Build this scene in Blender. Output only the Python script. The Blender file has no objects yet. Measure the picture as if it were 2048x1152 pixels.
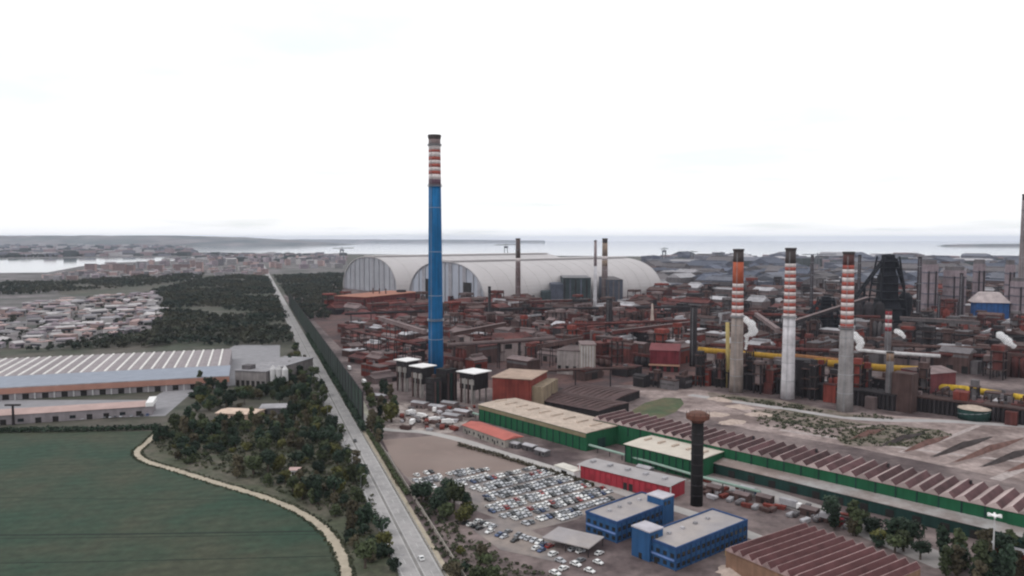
import bpy, math, random
import numpy as np
from mathutils import Vector
R = random.Random(7)
rad = math.radians
sc = bpy.context.scene
C = sc.collection

# ---------------------------------------------------------------- camera
CAM_H, F, W_, H_, HOR = 124.0, 1550.0, 2048, 1152, 478.0
PITCH = math.atan((H_/2 - HOR)/F)
cam = bpy.data.cameras.new('camera'); cam_ob = bpy.data.objects.new('camera', cam); C.objects.link(cam_ob)
cam.sensor_width = 36; cam.lens = 36*F/W_; cam.clip_start = 1; cam.clip_end = 200000
cam_ob.location = (0, 0, CAM_H); cam_ob.rotation_euler = (math.pi/2 - PITCH, 0, 0)
sc.camera = cam_ob

# ---------------------------------------------------------------- sky and sun
SUN_EL, SUN_AZ = 48, -115           # azimuth from +Y, clockwise: light from the left, a little behind
world = bpy.data.worlds.new('World'); sc.world = world; world.use_nodes = True
nt = world.node_tree; N = nt.nodes; L = nt.links; N.clear()
sky = N.new('ShaderNodeTexSky'); sky.sky_type = 'NISHITA'; sky.sun_disc = False
sky.sun_elevation = rad(SUN_EL); sky.sun_rotation = rad(SUN_AZ); sky.air_density = 1.2; sky.dust_density = 2.0
tc = N.new('ShaderNodeTexCoord')
sep = N.new('ShaderNodeSeparateXYZ'); L.new(tc.outputs['Generated'], sep.inputs[0])
zc = N.new('ShaderNodeMath'); zc.operation = 'MAXIMUM'; L.new(sep.outputs['Z'], zc.inputs[0]); zc.inputs[1].default_value = 0.0
za = N.new('ShaderNodeMath'); za.operation = 'ADD'; L.new(zc.outputs[0], za.inputs[0]); za.inputs[1].default_value = 0.07
comb = N.new('ShaderNodeCombineXYZ')
for k, ax in enumerate('XY'):
    d = N.new('ShaderNodeMath'); d.operation = 'DIVIDE'; L.new(sep.outputs[ax], d.inputs[0]); L.new(za.outputs[0], d.inputs[1])
    L.new(d.outputs[0], comb.inputs[k])
no = N.new('ShaderNodeTexNoise'); no.inputs['Scale'].default_value = 0.42; no.inputs['Detail'].default_value = 6; no.inputs['Roughness'].default_value = 0.55
mp = N.new('ShaderNodeMapping'); mp.inputs['Location'].default_value = (11.3, 2.4, 0); L.new(comb.outputs[0], mp.inputs[0])
L.new(mp.outputs[0], no.inputs['Vector'])
rp = N.new('ShaderNodeValToRGB'); L.new(no.outputs['Fac'], rp.inputs[0])
rp.color_ramp.elements[0].position = 0.34; rp.color_ramp.elements[0].color = (.80, .80, .80, 1)
rp.color_ramp.elements[1].position = 0.47; rp.color_ramp.elements[1].color = (1, 1, 1, 1)
mx = N.new('ShaderNodeMixRGB'); L.new(rp.outputs[0], mx.inputs[0])
gn = N.new('ShaderNodeMixRGB'); gn.blend_type = 'MULTIPLY'; gn.inputs[0].default_value = 1; gn.inputs[2].default_value = (1.35, 1.9, 1.95, 1); L.new(sky.outputs[0], gn.inputs[1]); L.new(gn.outputs[0], mx.inputs[1])
mx.inputs[2].default_value = (14.0, 14.05, 14.2, 1)
bg = N.new('ShaderNodeBackground'); bg.inputs['Strength'].default_value = 0.085; L.new(mx.outputs[0], bg.inputs['Color'])
ow = N.new('ShaderNodeOutputWorld'); L.new(bg.outputs[0], ow.inputs['Surface'])
sun = bpy.data.lights.new('sun', 'SUN'); sun.energy = .7; sun.angle = rad(14); sun.color = (1, .97, .93)
sun_ob = bpy.data.objects.new('sun', sun); C.objects.link(sun_ob); sun_ob.location = (0, 0, 400)
dirv = Vector((math.sin(rad(SUN_AZ))*math.cos(rad(SUN_EL)), math.cos(rad(SUN_AZ))*math.cos(rad(SUN_EL)), math.sin(rad(SUN_EL))))
sun_ob.rotation_euler = dirv.to_track_quat('Z', 'Y').to_euler()
sc.view_settings.view_transform = 'Standard'; sc.view_settings.look = 'None'
sc.view_settings.exposure = -0.08; sc.view_settings.gamma = 1; sc.view_settings.use_curve_mapping = False
sc.render.engine = 'CYCLES'
sc.cycles.use_denoising = True
sc.cycles.max_bounces = 5; sc.cycles.diffuse_bounces = 3; sc.cycles.volume_bounces = 3
sc.cycles.filter_width = 2.2

# ---------------------------------------------------------------- pixel -> place
cp, sp = math.cos(PITCH), math.sin(PITCH)
def G(px, py, z=0.0):
    """photo pixel -> point on the level z (metres)"""
    u = (px - W_/2)/F; v = (H_/2 - py)/F
    dx, dy, dz = u, cp + v*sp, -sp + v*cp
    t = (z - CAM_H)/dz
    return Vector((dx*t, dy*t, z))
def HT(p, py):
    """height at which a vertical above ground point p meets photo row py"""
    v = (H_/2 - py)/F
    dy, dz = cp + v*sp, -sp + v*cp
    return CAM_H + dz*(p.y/dy)
def AT(px, py, depth):
    u = (px - W_/2)/F; v = (H_/2 - py)/F
    dy, dz = cp + v*sp, -sp + v*cp
    t = depth/dy
    return Vector((u*t, depth, CAM_H + dz*t))
def project(p):
    y, z = p[1], p[2]-CAM_H
    d = y*cp - z*sp; v = y*sp + z*cp
    return (W_/2 + F*p[0]/d, H_/2 - F*v/d)

# ---------------------------------------------------------------- materials
MATS = {}
def M(name, col, rough=.85, var=.25, scale=.12, metallic=0.0, spec=.25, streak=0.0, rand=0.0, bump=0.0, col2=None, patch=.03):
    if name in MATS: return MATS[name]
    m = bpy.data.materials.new(name); m.use_nodes = True; MATS[name] = m
    n, l = m.node_tree.nodes, m.node_tree.links
    b = n['Principled BSDF']; b.inputs['Roughness'].default_value = rough; b.inputs['Metallic'].default_value = metallic
    b.inputs['Specular IOR Level'].default_value = spec
    g = n.new('ShaderNodeNewGeometry')
    t1 = n.new('ShaderNodeTexNoise'); t1.inputs['Scale'].default_value = scale; t1.inputs['Detail'].default_value = 5; t1.inputs['Roughness'].default_value = .65
    l.new(g.outputs['Position'], t1.inputs['Vector'])
    mr = n.new('ShaderNodeMapRange'); mr.inputs[1].default_value = .3; mr.inputs[2].default_value = .7
    mr.inputs[3].default_value = 1-var; mr.inputs[4].default_value = 1+var; l.new(t1.outputs['Fac'], mr.inputs[0])
    val = mr.outputs[0]
    if streak:
        mpn = n.new('ShaderNodeMapping'); mpn.inputs['Scale'].default_value = (.9, .9, .05); l.new(g.outputs['Position'], mpn.inputs[0])
        t2 = n.new('ShaderNodeTexNoise'); t2.inputs['Scale'].default_value = .6; t2.inputs['Detail'].default_value = 4; l.new(mpn.outputs[0], t2.inputs['Vector'])
        m2 = n.new('ShaderNodeMapRange'); m2.inputs[1].default_value = .3; m2.inputs[2].default_value = .7
        m2.inputs[3].default_value = 1-streak; m2.inputs[4].default_value = 1+streak*.6; l.new(t2.outputs['Fac'], m2.inputs[0])
        mm = n.new('ShaderNodeMath'); mm.operation = 'MULTIPLY'; l.new(val, mm.inputs[0]); l.new(m2.outputs[0], mm.inputs[1]); val = mm.outputs[0]
    if rand:
        oi = n.new('ShaderNodeObjectInfo')
        m3 = n.new('ShaderNodeMapRange'); m3.inputs[3].default_value = 1-rand; m3.inputs[4].default_value = 1+rand; l.new(oi.outputs['Random'], m3.inputs[0])
        mm = n.new('ShaderNodeMath'); mm.operation = 'MULTIPLY'; l.new(val, mm.inputs[0]); l.new(m3.outputs[0], mm.inputs[1]); val = mm.outputs[0]
    base = None
    if col2:
        t3 = n.new('ShaderNodeTexNoise'); t3.inputs['Scale'].default_value = patch; t3.inputs['Detail'].default_value = 6; t3.inputs['Roughness'].default_value = .6
        l.new(g.outputs['Position'], t3.inputs['Vector'])
        r3 = n.new('ShaderNodeMapRange'); r3.inputs[1].default_value = .40; r3.inputs[2].default_value = .60; l.new(t3.outputs['Fac'], r3.inputs[0])
        mc = n.new('ShaderNodeMixRGB'); mc.inputs[1].default_value = (*col, 1); mc.inputs[2].default_value = (*col2, 1); l.new(r3.outputs[0], mc.inputs[0])
        base = mc.outputs[0]
    vm = n.new('ShaderNodeVectorMath'); vm.operation = 'SCALE'
    if base: l.new(base, vm.inputs[0])
    else: vm.inputs[0].default_value = col
    l.new(val, vm.inputs['Scale']); l.new(vm.outputs[0], b.inputs['Base Color'])
    if bump:
        bp = n.new('ShaderNodeBump'); bp.inputs['Strength'].default_value = bump; bp.inputs['Distance'].default_value = .5
        l.new(t1.outputs['Fac'], bp.inputs['Height']); l.new(bp.outputs[0], b.inputs['Normal'])
    return m

# ---------------------------------------------------------------- mesh builder
class MB:
    def __init__(s): s.v = []; s.f = []; s.m = []
    def face(s, pts, mi=0):
        i = len(s.v); s.v += [tuple(p) for p in pts]; s.f.append(tuple(range(i, i+len(pts)))); s.m.append(mi)
    def box(s, x0, x1, y0, y1, z0, z1, mi=0):
        i = len(s.v)
        s.v += [(x0,y0,z0),(x1,y0,z0),(x1,y1,z0),(x0,y1,z0),(x0,y0,z1),(x1,y0,z1),(x1,y1,z1),(x0,y1,z1)]
        for q in ((0,3,2,1),(4,5,6,7),(0,1,5,4),(1,2,6,5),(2,3,7,6),(3,0,4,7)):
            s.f.append(tuple(i+k for k in q)); s.m.append(mi)
        return s
    def prism_x(s, prof, x0, x1, mi=0):
        """profile of (y,z), counter-clockwise seen from +x, swept along x"""
        i = len(s.v); n = len(prof)
        s.v += [(x0,y,z) for y,z in prof] + [(x1,y,z) for y,z in prof]
        s.f.append(tuple(i+k for k in reversed(range(n)))); s.f.append(tuple(i+n+k for k in range(n))); s.m += [mi]*2
        for k in range(n):
            s.f.append((i+k, i+(k+1)%n, i+n+(k+1)%n, i+n+k)); s.m.append(mi)
        return s
    def prism_y(s, prof, y0, y1, mi=0):
        i = len(s.v); n = len(prof)
        s.v += [(x,y0,z) for x,z in prof] + [(x,y1,z) for x,z in prof]
        s.f.append(tuple(i+k for k in range(n))); s.f.append(tuple(i+n+k for k in reversed(range(n)))); s.m += [mi]*2
        for k in range(n):
            s.f.append((i+k, i+n+k, i+n+(k+1)%n, i+(k+1)%n)); s.m.append(mi)
        return s
    def lathe(s, prof, n=16, cx=0, cy=0, mi=0):
        i = len(s.v); k = len(prof)
        for r, z in prof:
            for a in range(n):
                t = 2*math.pi*a/n; s.v.append((cx+r*math.cos(t), cy+r*math.sin(t), z))
        for j in range(k-1):
            for a in range(n):
                b = (a+1) % n
                s.f.append((i+j*n+a, i+j*n+b, i+(j+1)*n+b, i+(j+1)*n+a)); s.m.append(mi)
        s.f.append(tuple(i+a for a in reversed(range(n)))); s.f.append(tuple(i+(k-1)*n+a for a in range(n))); s.m += [mi]*2
        return s
    def tube(s, pts, r, n=8, mi=0):
        pts = [Vector(p) for p in pts]; i = len(s.v); k = len(pts)
        rs = r if isinstance(r, (list, tuple)) else [r]*k
        for j, p in enumerate(pts):
            d = (pts[min(j+1, k-1)] - pts[max(j-1, 0)]).normalized()
            a = d.orthogonal().normalized() if abs(d.z) > .95 else Vector((0,0,1)).cross(d).normalized()
            b = d.cross(a)
            for q in range(n):
                t = 2*math.pi*q/n; s.v.append(tuple(p + (a*math.cos(t) + b*math.sin(t))*rs[j]))
        for j in range(k-1):
            for q in range(n):
                w = (q+1) % n
                s.f.append((i+j*n+q, i+j*n+w, i+(j+1)*n+w, i+(j+1)*n+q)); s.m.append(mi)
        s.f.append(tuple(i+q for q in reversed(range(n)))); s.f.append(tuple(i+(k-1)*n+q for q in range(n))); s.m += [mi]*2
        return s
    def mesh(s, name, mats):
        me = bpy.data.meshes.new(name); me.from_pydata(s.v, [], s.f)
        for m in (mats if isinstance(mats, (list, tuple)) else [mats]): me.materials.append(m)
        if any(s.m): me.polygons.foreach_set('material_index', s.m)
        me.update(); return me
    def build(s, name, mats, parent=None, smooth=False):
        me = s.mesh(name, mats)
        if smooth:
            for p in me.polygons: p.use_smooth = len(p.vertices) == 4
        return put(name, me, parent)
def put(name, me, parent=None, loc=None, rz=None, scale=None):
    o = bpy.data.objects.new(name, me); C.objects.link(o)
    if parent: o.parent = parent
    if loc is not None: o.location = loc
    if rz is not None: o.rotation_euler = (0, 0, rz)
    if scale is not None: o.scale = scale if isinstance(scale, (tuple, list)) else (scale,)*3
    return o
def tag(o, label, cat, group=None):
    o['label'] = label; o['category'] = cat
    if group: o['group'] = group
    return o
def thing(name, label, cat, loc=(0,0,0), rz=0, group=None):
    o = bpy.data.objects.new(name, None); C.objects.link(o); o.location = loc; o.rotation_euler = (0,0,rz)
    o.empty_display_size = 1
    return tag(o, label, cat, group)
def struct(o): o['kind'] = 'structure'; return o
def stuff(o, label, cat): o['kind'] = 'stuff'; return tag(o, label, cat)
def sheet(name, pts, z, mat, sub=None):
    b = MB(); b.face([(p[0], p[1], z) for p in pts])
    o = b.build(name, mat); return struct(o)
def strip(name, mid, widths, z, mat):
    """ribbon along ground points"""
    b = MB(); Lp, Rp = [], []
    for i, p in enumerate(mid):
        d = (mid[min(i+1, len(mid)-1)] - mid[max(i-1, 0)]); d.z = 0; d.normalize()
        nrm = Vector((-d.y, d.x, 0)); w = (widths[i] if isinstance(widths, (list, tuple)) else widths)/2
        Lp.append(p + nrm*w); Rp.append(p - nrm*w)
    for i in range(len(mid)-1):
        b.face([(q.x, q.y, z) for q in (Rp[i], Rp[i+1], Lp[i+1], Lp[i])])
    return struct(b.build(name, mat))
def catmull(pts, n=8):
    out = []
    for i in range(len(pts)-1):
        p0, p1, p2, p3 = pts[max(i-1,0)], pts[i], pts[i+1], pts[min(i+2, len(pts)-1)]
        for k in range(n):
            t = k/n
            out.append(.5*((2*p1) + (p2-p0)*t + (2*p0-5*p1+4*p2-p3)*t*t + (3*p1-p0-3*p2+p3)*t*t*t))
    out.append(pts[-1]); return out
def inpoly(x, y, poly):
    c = False; j = len(poly)-1
    for i in range(len(poly)):
        xi, yi = poly[i][0], poly[i][1]; xj, yj = poly[j][0], poly[j][1]
        if (yi > y) != (yj > y) and x < (xj-xi)*(y-yi)/(yj-yi)+xi: c = not c
        j = i
    return c
def fit(FL, FR, BR, z):
    """roof corner pixels at level z -> origin, rotation, width, depth of a rectangle"""
    a, b, c = G(*FL, z), G(*FR, z), G(*BR, z)
    d = b-a; w = d.length; d.normalize(); n = Vector((-d.y, d.x, 0))
    return Vector((a.x, a.y, 0)), math.atan2(d.y, d.x), w, (c-a).dot(n)

# common materials
m_conc = M('concrete', (.30,.28,.27), streak=.2)
m_conc_lt = M('pale_concrete', (.52,.51,.52), streak=.15)
m_rust = M('rust_sheet', (.125,.036,.031), streak=.35, col2=(.070,.028,.028), patch=.05, rand=.25)
m_rust2 = M('red_oxide_sheet', (.165,.036,.028), streak=.35, rand=.2)
m_brown = M('dusty_brown_sheet', (.078,.047,.044), streak=.3, rand=.25)
m_dark = M('sooty_steel', (.028,.024,.027), streak=.3, rand=.3)
m_mauve = M('dusty_roof', (.145,.108,.108), rand=.3, var=.3)
m_tan = M('tan_roof', (.46,.375,.315), var=.22, scale=.35, col2=(.38,.31,.26), patch=.09)
m_palegrey = M('pale_sheet', (.34,.33,.35), rand=.25, streak=.15)
m_grey = M('grey_sheet', (.112,.102,.108), rand=.3, streak=.2)
m_bluegrey = M('blue_grey_sheet', (.085,.095,.128), rand=.25, streak=.2)
m_white = M('white_paint', (.75,.74,.74), var=.08)
m_green = M('green_sheet', (.011,.088,.040), streak=.2, var=.15)
m_green_dk = M('dark_green_sheet', (.012,.038,.034), streak=.25, var=.2)
m_blue = M('blue_paint', (.022,.078,.19), streak=.2, var=.15)
m_red = M('red_paint', (.33,.035,.05), streak=.2, var=.15)
m_yellow = M('yellow_paint', (.34,.20,.03), streak=.25, var=.2)
m_black = M('black_steel', (.012,.011,.012), var=.3)
m_glass = M('dark_glass', (.02,.025,.03), rough=.15, spec=.5)
m_steel = M('galvanised_steel', (.33,.34,.36), rough=.5, metallic=.3)
m_door = M('dark_doorway', (.02,.018,.018))

# ================================================================ SETTING
m_ground = M('scrub_ground', (.045,.052,.036), col2=(.085,.076,.064), patch=.012, scale=.05, var=.35)
m_yard = M('works_dust', (.185,.145,.14), col2=(.070,.050,.052), patch=.018, scale=.15, var=.4)
m_field = M('field_crop', (.022,.048,.030), scale=.2, var=.3, col2=(.046,.052,.033), patch=.013)
m_path = M('dirt_track', (.38,.33,.26), scale=.2, var=.2)
m_road = M('worn_asphalt', (.335,.32,.32), scale=.25, var=.14, col2=(.275,.265,.265), patch=.06)
m_lot = M('old_asphalt', (.185,.165,.165), scale=.12, var=.2, col2=(.25,.21,.19), patch=.03)
m_dust = M('pale_dust', (.33,.265,.25), scale=.25, var=.35, col2=(.15,.112,.105), patch=.035)
m_town = M('town_ground', (.15,.132,.138), scale=.03, var=.45, col2=(.060,.064,.056), patch=.009)
m_mark = M('road_marking', (.46,.455,.45), var=.3, scale=.6)
m_median = M('road_median', (.20,.19,.185), var=.25)
# crop rows and tracks in the field
def field_rows(m):
    n, l = m.node_tree.nodes, m.node_tree.links
    b = n['Principled BSDF']; src = b.inputs['Base Color'].links[0].from_socket
    g = n.new('ShaderNodeNewGeometry'); mpn = n.new('ShaderNodeMapping'); mpn.inputs['Rotation'].default_value = (0, 0, rad(-14)); l.new(g.outputs['Position'], mpn.inputs[0])
    w = n.new('ShaderNodeTexWave'); w.bands_direction = 'Y'; w.inputs['Scale'].default_value = .045; w.inputs['Distortion'].default_value = 1.2; w.inputs['Detail'].default_value = 3; w.inputs['Detail Scale'].default_value = .4
    l.new(mpn.outputs[0], w.inputs['Vector'])
    mr = n.new('ShaderNodeMapRange'); mr.inputs[3].default_value = .92; mr.inputs[4].default_value = 1.07; l.new(w.outputs['Fac'], mr.inputs[0])
    vm = n.new('ShaderNodeVectorMath'); vm.operation = 'SCALE'; l.new(src, vm.inputs[0]); l.new(mr.outputs[0], vm.inputs['Scale']); l.new(vm.outputs[0], b.inputs['Base Color'])
field_rows(m_field)
m_water = bpy.data.materials.new('sea_water'); m_water.use_nodes = True
_b = m_water.node_tree.nodes['Principled BSDF']; _b.inputs['Base Color'].default_value = (.10,.13,.15,1); _b.inputs['Roughness'].default_value = .06; _b.inputs['IOR'].default_value = 1.33

sheet('ground', [(-45000,-300),(45000,-300),(45000,44000),(-45000,44000)], 0, m_ground)
RO, RE = G(845,1152), G(531,541)
RD = (RE-RO).normalized(); RN = Vector((RD.y, -RD.x, 0))          # along the road, and to its right
def ROADP(t, off=0): return RO + RD*t + RN*off
road_len = (RE-RO).length
roty = math.atan2(RD.y, RD.x)
yard = [ROADP(-120,10), ROADP(-120,400), (1500,120), (3000,2200), (2600,4600), (0,4300), (-500,2700), ROADP(1500,10)]
sheet('works_yard', yard, .03, m_yard)
sheet('town_ground', [G(-500,640), G(-200,640), G(100,700), G(310,655), G(330,600), G(120,590), G(100,560), G(300,552), G(700,545), G(690,509), G(400,508), G(360,500), G(200,492), G(-500,492)], .05, m_town)
sheet('ore_yard', [G(600,612), G(1400,600), G(1400,765), G(1200,772), G(1060,792), G(900,760), G(780,765), G(690,705)], .045, M('ore_dust', (.11,.060,.055), col2=(.055,.036,.038), patch=.03, scale=.2, var=.4))
for k, (xa, ya, xb, yb) in enumerate(((1500,812,1900,862),(1560,860,2100,930),(1640,835,1700,890),(1960,850,1800,905),(2080,865,1900,930),(2100,905,1990,960),(1420,800,1640,870))):
    strip('yard_track', catmull([G(xa,ya), G((xa+xb)/2, (ya+yb)/2+4), G(xb,yb)], 4), 3.5+k % 3, .09+.012*k, M('yard_track_%d' % (k % 2), ((.20,.155,.145),(.34,.29,.28))[k % 2], var=.35, scale=.3))
m_weeds = M('weedy_dust', (.070,.068,.042), col2=(.20,.16,.14), patch=.06, scale=.3, var=.4)
sheet('weed_bank', [G(1500,820), G(1560,818), G(1690,840), G(1745,850), G(1640,858), G(1540,840)], .17, m_weeds)
sheet('weed_bank', [G(1690,858), G(1780,850), G(1885,862), G(1905,872), G(1840,893), G(1690,892), G(1672,876)], .18, m_weeds)
sheet('weed_bank', [G(1415,785), G(1560,800), G(1690,826), G(1770,836), G(1690,834), G(1550,812), G(1420,795)], .15, m_weeds)
sheet('gate_yard', [G(725,790), G(770,800), G(940,815), G(955,830), G(925,850), G(900,868), G(800,862), G(745,845)], .06, M('rubble_dust', (.34,.29,.27), col2=(.13,.10,.095), patch=.09, scale=.4, var=.45))
sheet('gate_plaza', [G(705,790), G(722,790), G(745,838), G(728,842)], .07, M('cream_paving', (.42,.40,.33), var=.2))
FP = [G(318,862), G(296,884), G(274,905), G(292,922), G(350,940), G(440,968), G(530,995), G(600,1025), G(650,1060), G(680,1105), G(694,1160), G(700,1260), G(690,1400)]
track = catmull(FP, 14)
sheet('field', [G(-260,860), G(150,863), G(316,863)] + [p for p in catmull(FP[1:], 4)] + [G(-900,1400)], .06, m_field)
sheet('belt_ground', [G(330,845), G(560,845), G(620,800), G(655,800)] + [ROADP(t,-9) for t in (300,200,100,0,-60)] + [p for p in reversed(track[:148])], .045, M('belt_soil', (.060,.068,.042), col2=(.10,.09,.07), patch=.05, scale=.3, var=.4))
strip('dirt_track', track, [4.0+.5*math.sin(i*.7)+random.Random(i).uniform(-.7,.7) for i in range(len(track))], .10, m_path)
for k, (pa, pb, wd_) in enumerate((((-200,1072),(668,1062),1.6),((-200,1079),(672,1068),.8),((-200,992),(520,1000),.7),((-200,1130),(690,1112),.7),((0,930),(300,925),.6))):
    strip('field_rut', catmull([G(*pa), G((pa[0]+pb[0])/2, (pa[1]+pb[1])/2+1.5), G(*pb)], 6), wd_, .075+.004*k, M('rut_soil', (.012,.022,.015), var=.4, scale=.3))
road = strip('road', [ROADP(t) for t in (-160, -60, 0, 100, 300, 600, 1200, road_len, road_len+600)], 15.2, .12, m_road)
for off, w in ((-6.9,.25), (6.9,.25), (-.9,.22), (.9,.22)):
    strip('edge_line', [ROADP(-160, off), ROADP(road_len, off)], w, .135, m_mark).parent = road
strip('median_strip', [ROADP(-160), ROADP(road_len)], 1.1, .13, m_median).parent = road
for k in range(60):
    for off in (-3.9, 3.9):
        if k % 1 == 0 and k < 40:
            strip('lane_dash', [ROADP(-100+k*14, off), ROADP(-95+k*14, off)], .2, .135, m_mark).parent = road
strip('verge', [ROADP(-160,9.2), ROADP(700,9.2)], 2.6, .08, m_path)
# paved lots, inner roads and dusty open ground of the works
sheet('car_park', [G(770,905), G(905,880), G(1130,950), G(1265,985), G(1150,1040), G(1060,1062), G(960,1025), G(830,975)], .09, m_lot)
sheet('car_park', [G(925,1045), G(1010,1035), G(1110,1085), G(1115,1125), G(1000,1100)], .13, m_lot)
sheet('dirt_lot', [G(765,880), G(905,868), G(1080,930), G(960,950), G(815,955), G(790,930)], .11, M('dry_dirt', (.25,.195,.175), scale=.06, var=.2, col2=(.19,.145,.13), patch=.03))
strip('inner_road', catmull([G(700,790), G(740,850), G(850,865), G(920,880), G(1000,905), G(1130,945), G(1260,990), G(1420,1040), G(1600,1110)], 5), 7, .14, M('inner_asphalt', (.36,.34,.33), var=.15))
strip('inner_road', [G(1390,955), G(1520,985), G(1660,1030), G(1900,1130)], 16, .10, M('works_road', (.29,.27,.265), var=.2, scale=.1))
sheet('dust_yard', [G(1255,775), G(1400,780), G(1700,825), G(2048,850), G(2300,880), G(2300,1010), G(2048,965), G(1700,893), G(1500,860), G(1330,815)], .07, m_dust)
strip('works_track', catmull([G(1380,790), G(1550,815), G(1720,838), G(1900,843), G(2150,860)], 5), 9, .12, M('track_dust', (.36,.34,.34), var=.15))
sheet('green_patch', [G(1262,822), G(1290,806), G(1330,795), G(1362,797), G(1368,808), G(1352,824), G(1322,836), G(1285,842), G(1258,838)], .11, M('weedy_grass', (.05,.075,.035), col2=(.10,.09,.05), patch=.05))
sheet('depot_yard', [G(-300,845), G(0,842), G(330,832), G(390,780), G(560,760), G(560,690), G(470,690), G(300,800), G(-300,800)], .07, M('depot_asphalt', (.24,.235,.25), var=.15))
sheet('water', [G(-700,548), G(0,546), G(95,545), G(160,533), G(240,525), G(400,520), G(405,515), G(300,514), G(200,516), G(0,518), G(-700,518)], .5, m_water)
sheet('sea', [G(365,496), G(400,505), G(530,507), G(690,508), G(1000,511), G(1290,513), G(1500,515), G(2048,516), G(2900,516), (45000,5600), (45000,43500), (-9000,43500), G(700,485.5), G(480,487), G(395,491)], .7, m_water)
# far shores
m_far = M('far_hills', (.06,.075,.07), scale=.002, var=.4, col2=(.16,.14,.14), patch=.0012)
def ridge(name, pts, depth, thick, mat):
    """pts: (px, py_top); a ridge with a front slope, crest and back slope"""
    b = MB(); fr, cr, bk = [], [], []
    for px, py in pts:
        c = AT(px, py, depth+thick/2); fr.append((c.x*(depth/(depth+thick/2)), depth, 0.8)); cr.append(tuple(c)); bk.append((c.x, depth+thick, .8))
    for i in range(len(pts)-1):
        b.face([fr[i], fr[i+1], cr[i+1], cr[i]]); b.face([cr[i], cr[i+1], bk[i+1], bk[i]])
    return struct(b.build(name, mat))
rr = random.Random(3)
ridge('hills', [(-500+i*18, 471.0 + max(0, (i*18-860))*.02 + max(0, i-50)**2*.042 + rr.uniform(-.6,.6)) for i in range(71)], 15000, 3000, m_far)
ridge('far_coast', [(330+i*20, 478.8 + rr.uniform(-.4,.4) + (i/38)**6*2.5) for i in range(39)], 27000, 2500, m_far)
ridge('island', [(1880,491.5),(1890,489.2),(1930,488.4),(1980,487.8),(2040,487.6),(2100,487.9),(2150,489),(2165,491.5)], 13300, 300, m_far)

# ================================================================ FOLIAGE
def leafcloud(centres, rng, per, size, squash=.8):
    """quads scattered through ellipsoid lobes: centres = (x,y,z,rx,ry,rz)"""
    cs = np.array(centres); n = len(cs)*per
    idx = np.repeat(np.arange(len(cs)), per)
    d = rng.normal(size=(n,3)); d /= np.linalg.norm(d, axis=1)[:,None]
    rr_ = rng.uniform(.55, 1.05, n)[:,None]
    p = cs[idx,:3] + d*rr_*cs[idx,3:]
    nr = d + rng.normal(size=(n,3))*.55; nr[:,2] += .25; nr /= np.linalg.norm(nr, axis=1)[:,None]
    t = np.cross(nr, rng.normal(size=(n,3))); t /= np.linalg.norm(t, axis=1)[:,None]
    b = np.cross(nr, t)
    s = (size*rng.uniform(.55, 1.25, n))[:,None]
    k = (squash*rng.uniform(.7, 1.1, n))[:,None]
    v = np.stack([p - t*s - b*s*k*.3, p - t*s*.1 - b*s*k, p + t*s - b*s*k*.1, p + t*s*.3 + b*s*k], 1).reshape(-1,3)
    return v, n
def quadmesh(name, v, n, mat):
    me = bpy.data.meshes.new(name); me.vertices.add(len(v)); me.vertices.foreach_set('co', v.astype(np.float32).ravel())
    me.loops.add(4*n); me.polygons.add(n)
    me.loops.foreach_set('vertex_index', np.arange(4*n, dtype=np.int32)); me.polygons.foreach_set('loop_start', np.arange(0, 4*n, 4, dtype=np.int32))
    me.materials.append(mat); me.update(); me.validate(); return me
m_leaf = [M('leaf_olive', (.052,.066,.032), var=.5, scale=.5, rand=.4), M('leaf_dark', (.024,.040,.026), var=.5, scale=.5, rand=.4),
          M('leaf_yellowgreen', (.085,.085,.028), var=.45, scale=.5, rand=.3), M('leaf_brownish', (.070,.060,.038), var=.5, scale=.5, rand=.3)]
m_bark = M('bark', (.07,.055,.045), scale=1)
m_wood = M('woodland_leaf', (.022,.034,.026), var=.6, scale=.05, col2=(.045,.045,.03), patch=.012)
TREE = []
def tree_proto(kind, seed, mat):
    rng = np.random.default_rng(seed); r = random.Random(seed)
    if kind == 'round':   Ht, cr, n = 7.0, 3.3, 17
    elif kind == 'tall':  Ht, cr, n = 11.0, 2.7, 16
    elif kind == 'pine':  Ht, cr, n = 9.0, 3.8, 15
    else:                 Ht, cr, n = 3.2, 2.4, 10
    lobes = []
    for i in range(n):
        a = r.uniform(0, 6.28); q = r.random()**.6
        if kind == 'tall': z = Ht*(.18 + .74*i/n); rad_ = cr*(.55 if z < Ht*.8 else .3)
        elif kind == 'pine': z = Ht*r.uniform(.5,.86); rad_ = cr*.75
        elif kind == 'bush': z = Ht*r.uniform(.3,.62); rad_ = cr*.6
        else: z = Ht*r.uniform(.28,.80); rad_ = cr*.65
        s = cr*r.uniform(.36,.56)
        lobes.append((math.cos(a)*q*rad_, math.sin(a)*q*rad_, z, s, s, s*r.uniform(.65,.95)))
    v, m = leafcloud(lobes, rng, 46 if kind != 'bush' else 40, .62 if kind != 'bush' else .5)
    crown = quadmesh('crown', v, m, mat)
    b = MB(); th = Ht*(.55 if kind != 'pine' else .7)
    tr = cr*.085+.06
    b.tube([(0,0,-.3),(r.uniform(-.1,.1),r.uniform(-.1,.1),th*.45),(r.uniform(-.3,.3),r.uniform(-.3,.3),th)], [tr*1.3,tr,tr*.55], 7)
    for l_ in lobes[:5]:
        b.tube([(0,0,th*.5),(l_[0]*.5,l_[1]*.5,(th*.5+l_[2])/2+.2),(l_[0],l_[1],l_[2])], [tr*.55,tr*.4,tr*.15], 5)
    return b.mesh('trunk', m_bark), crown
PROTO = {k: [tree_proto(k, 11*j+len(k), m_leaf[mi]) for j, mi in enumerate(ms)] for k, ms in
         {'round': (0,1,0,2,3,1), 'tall': (1,0,3), 'pine': (1,0,1), 'bush': (0,1,2,3,1)}.items()}
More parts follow.
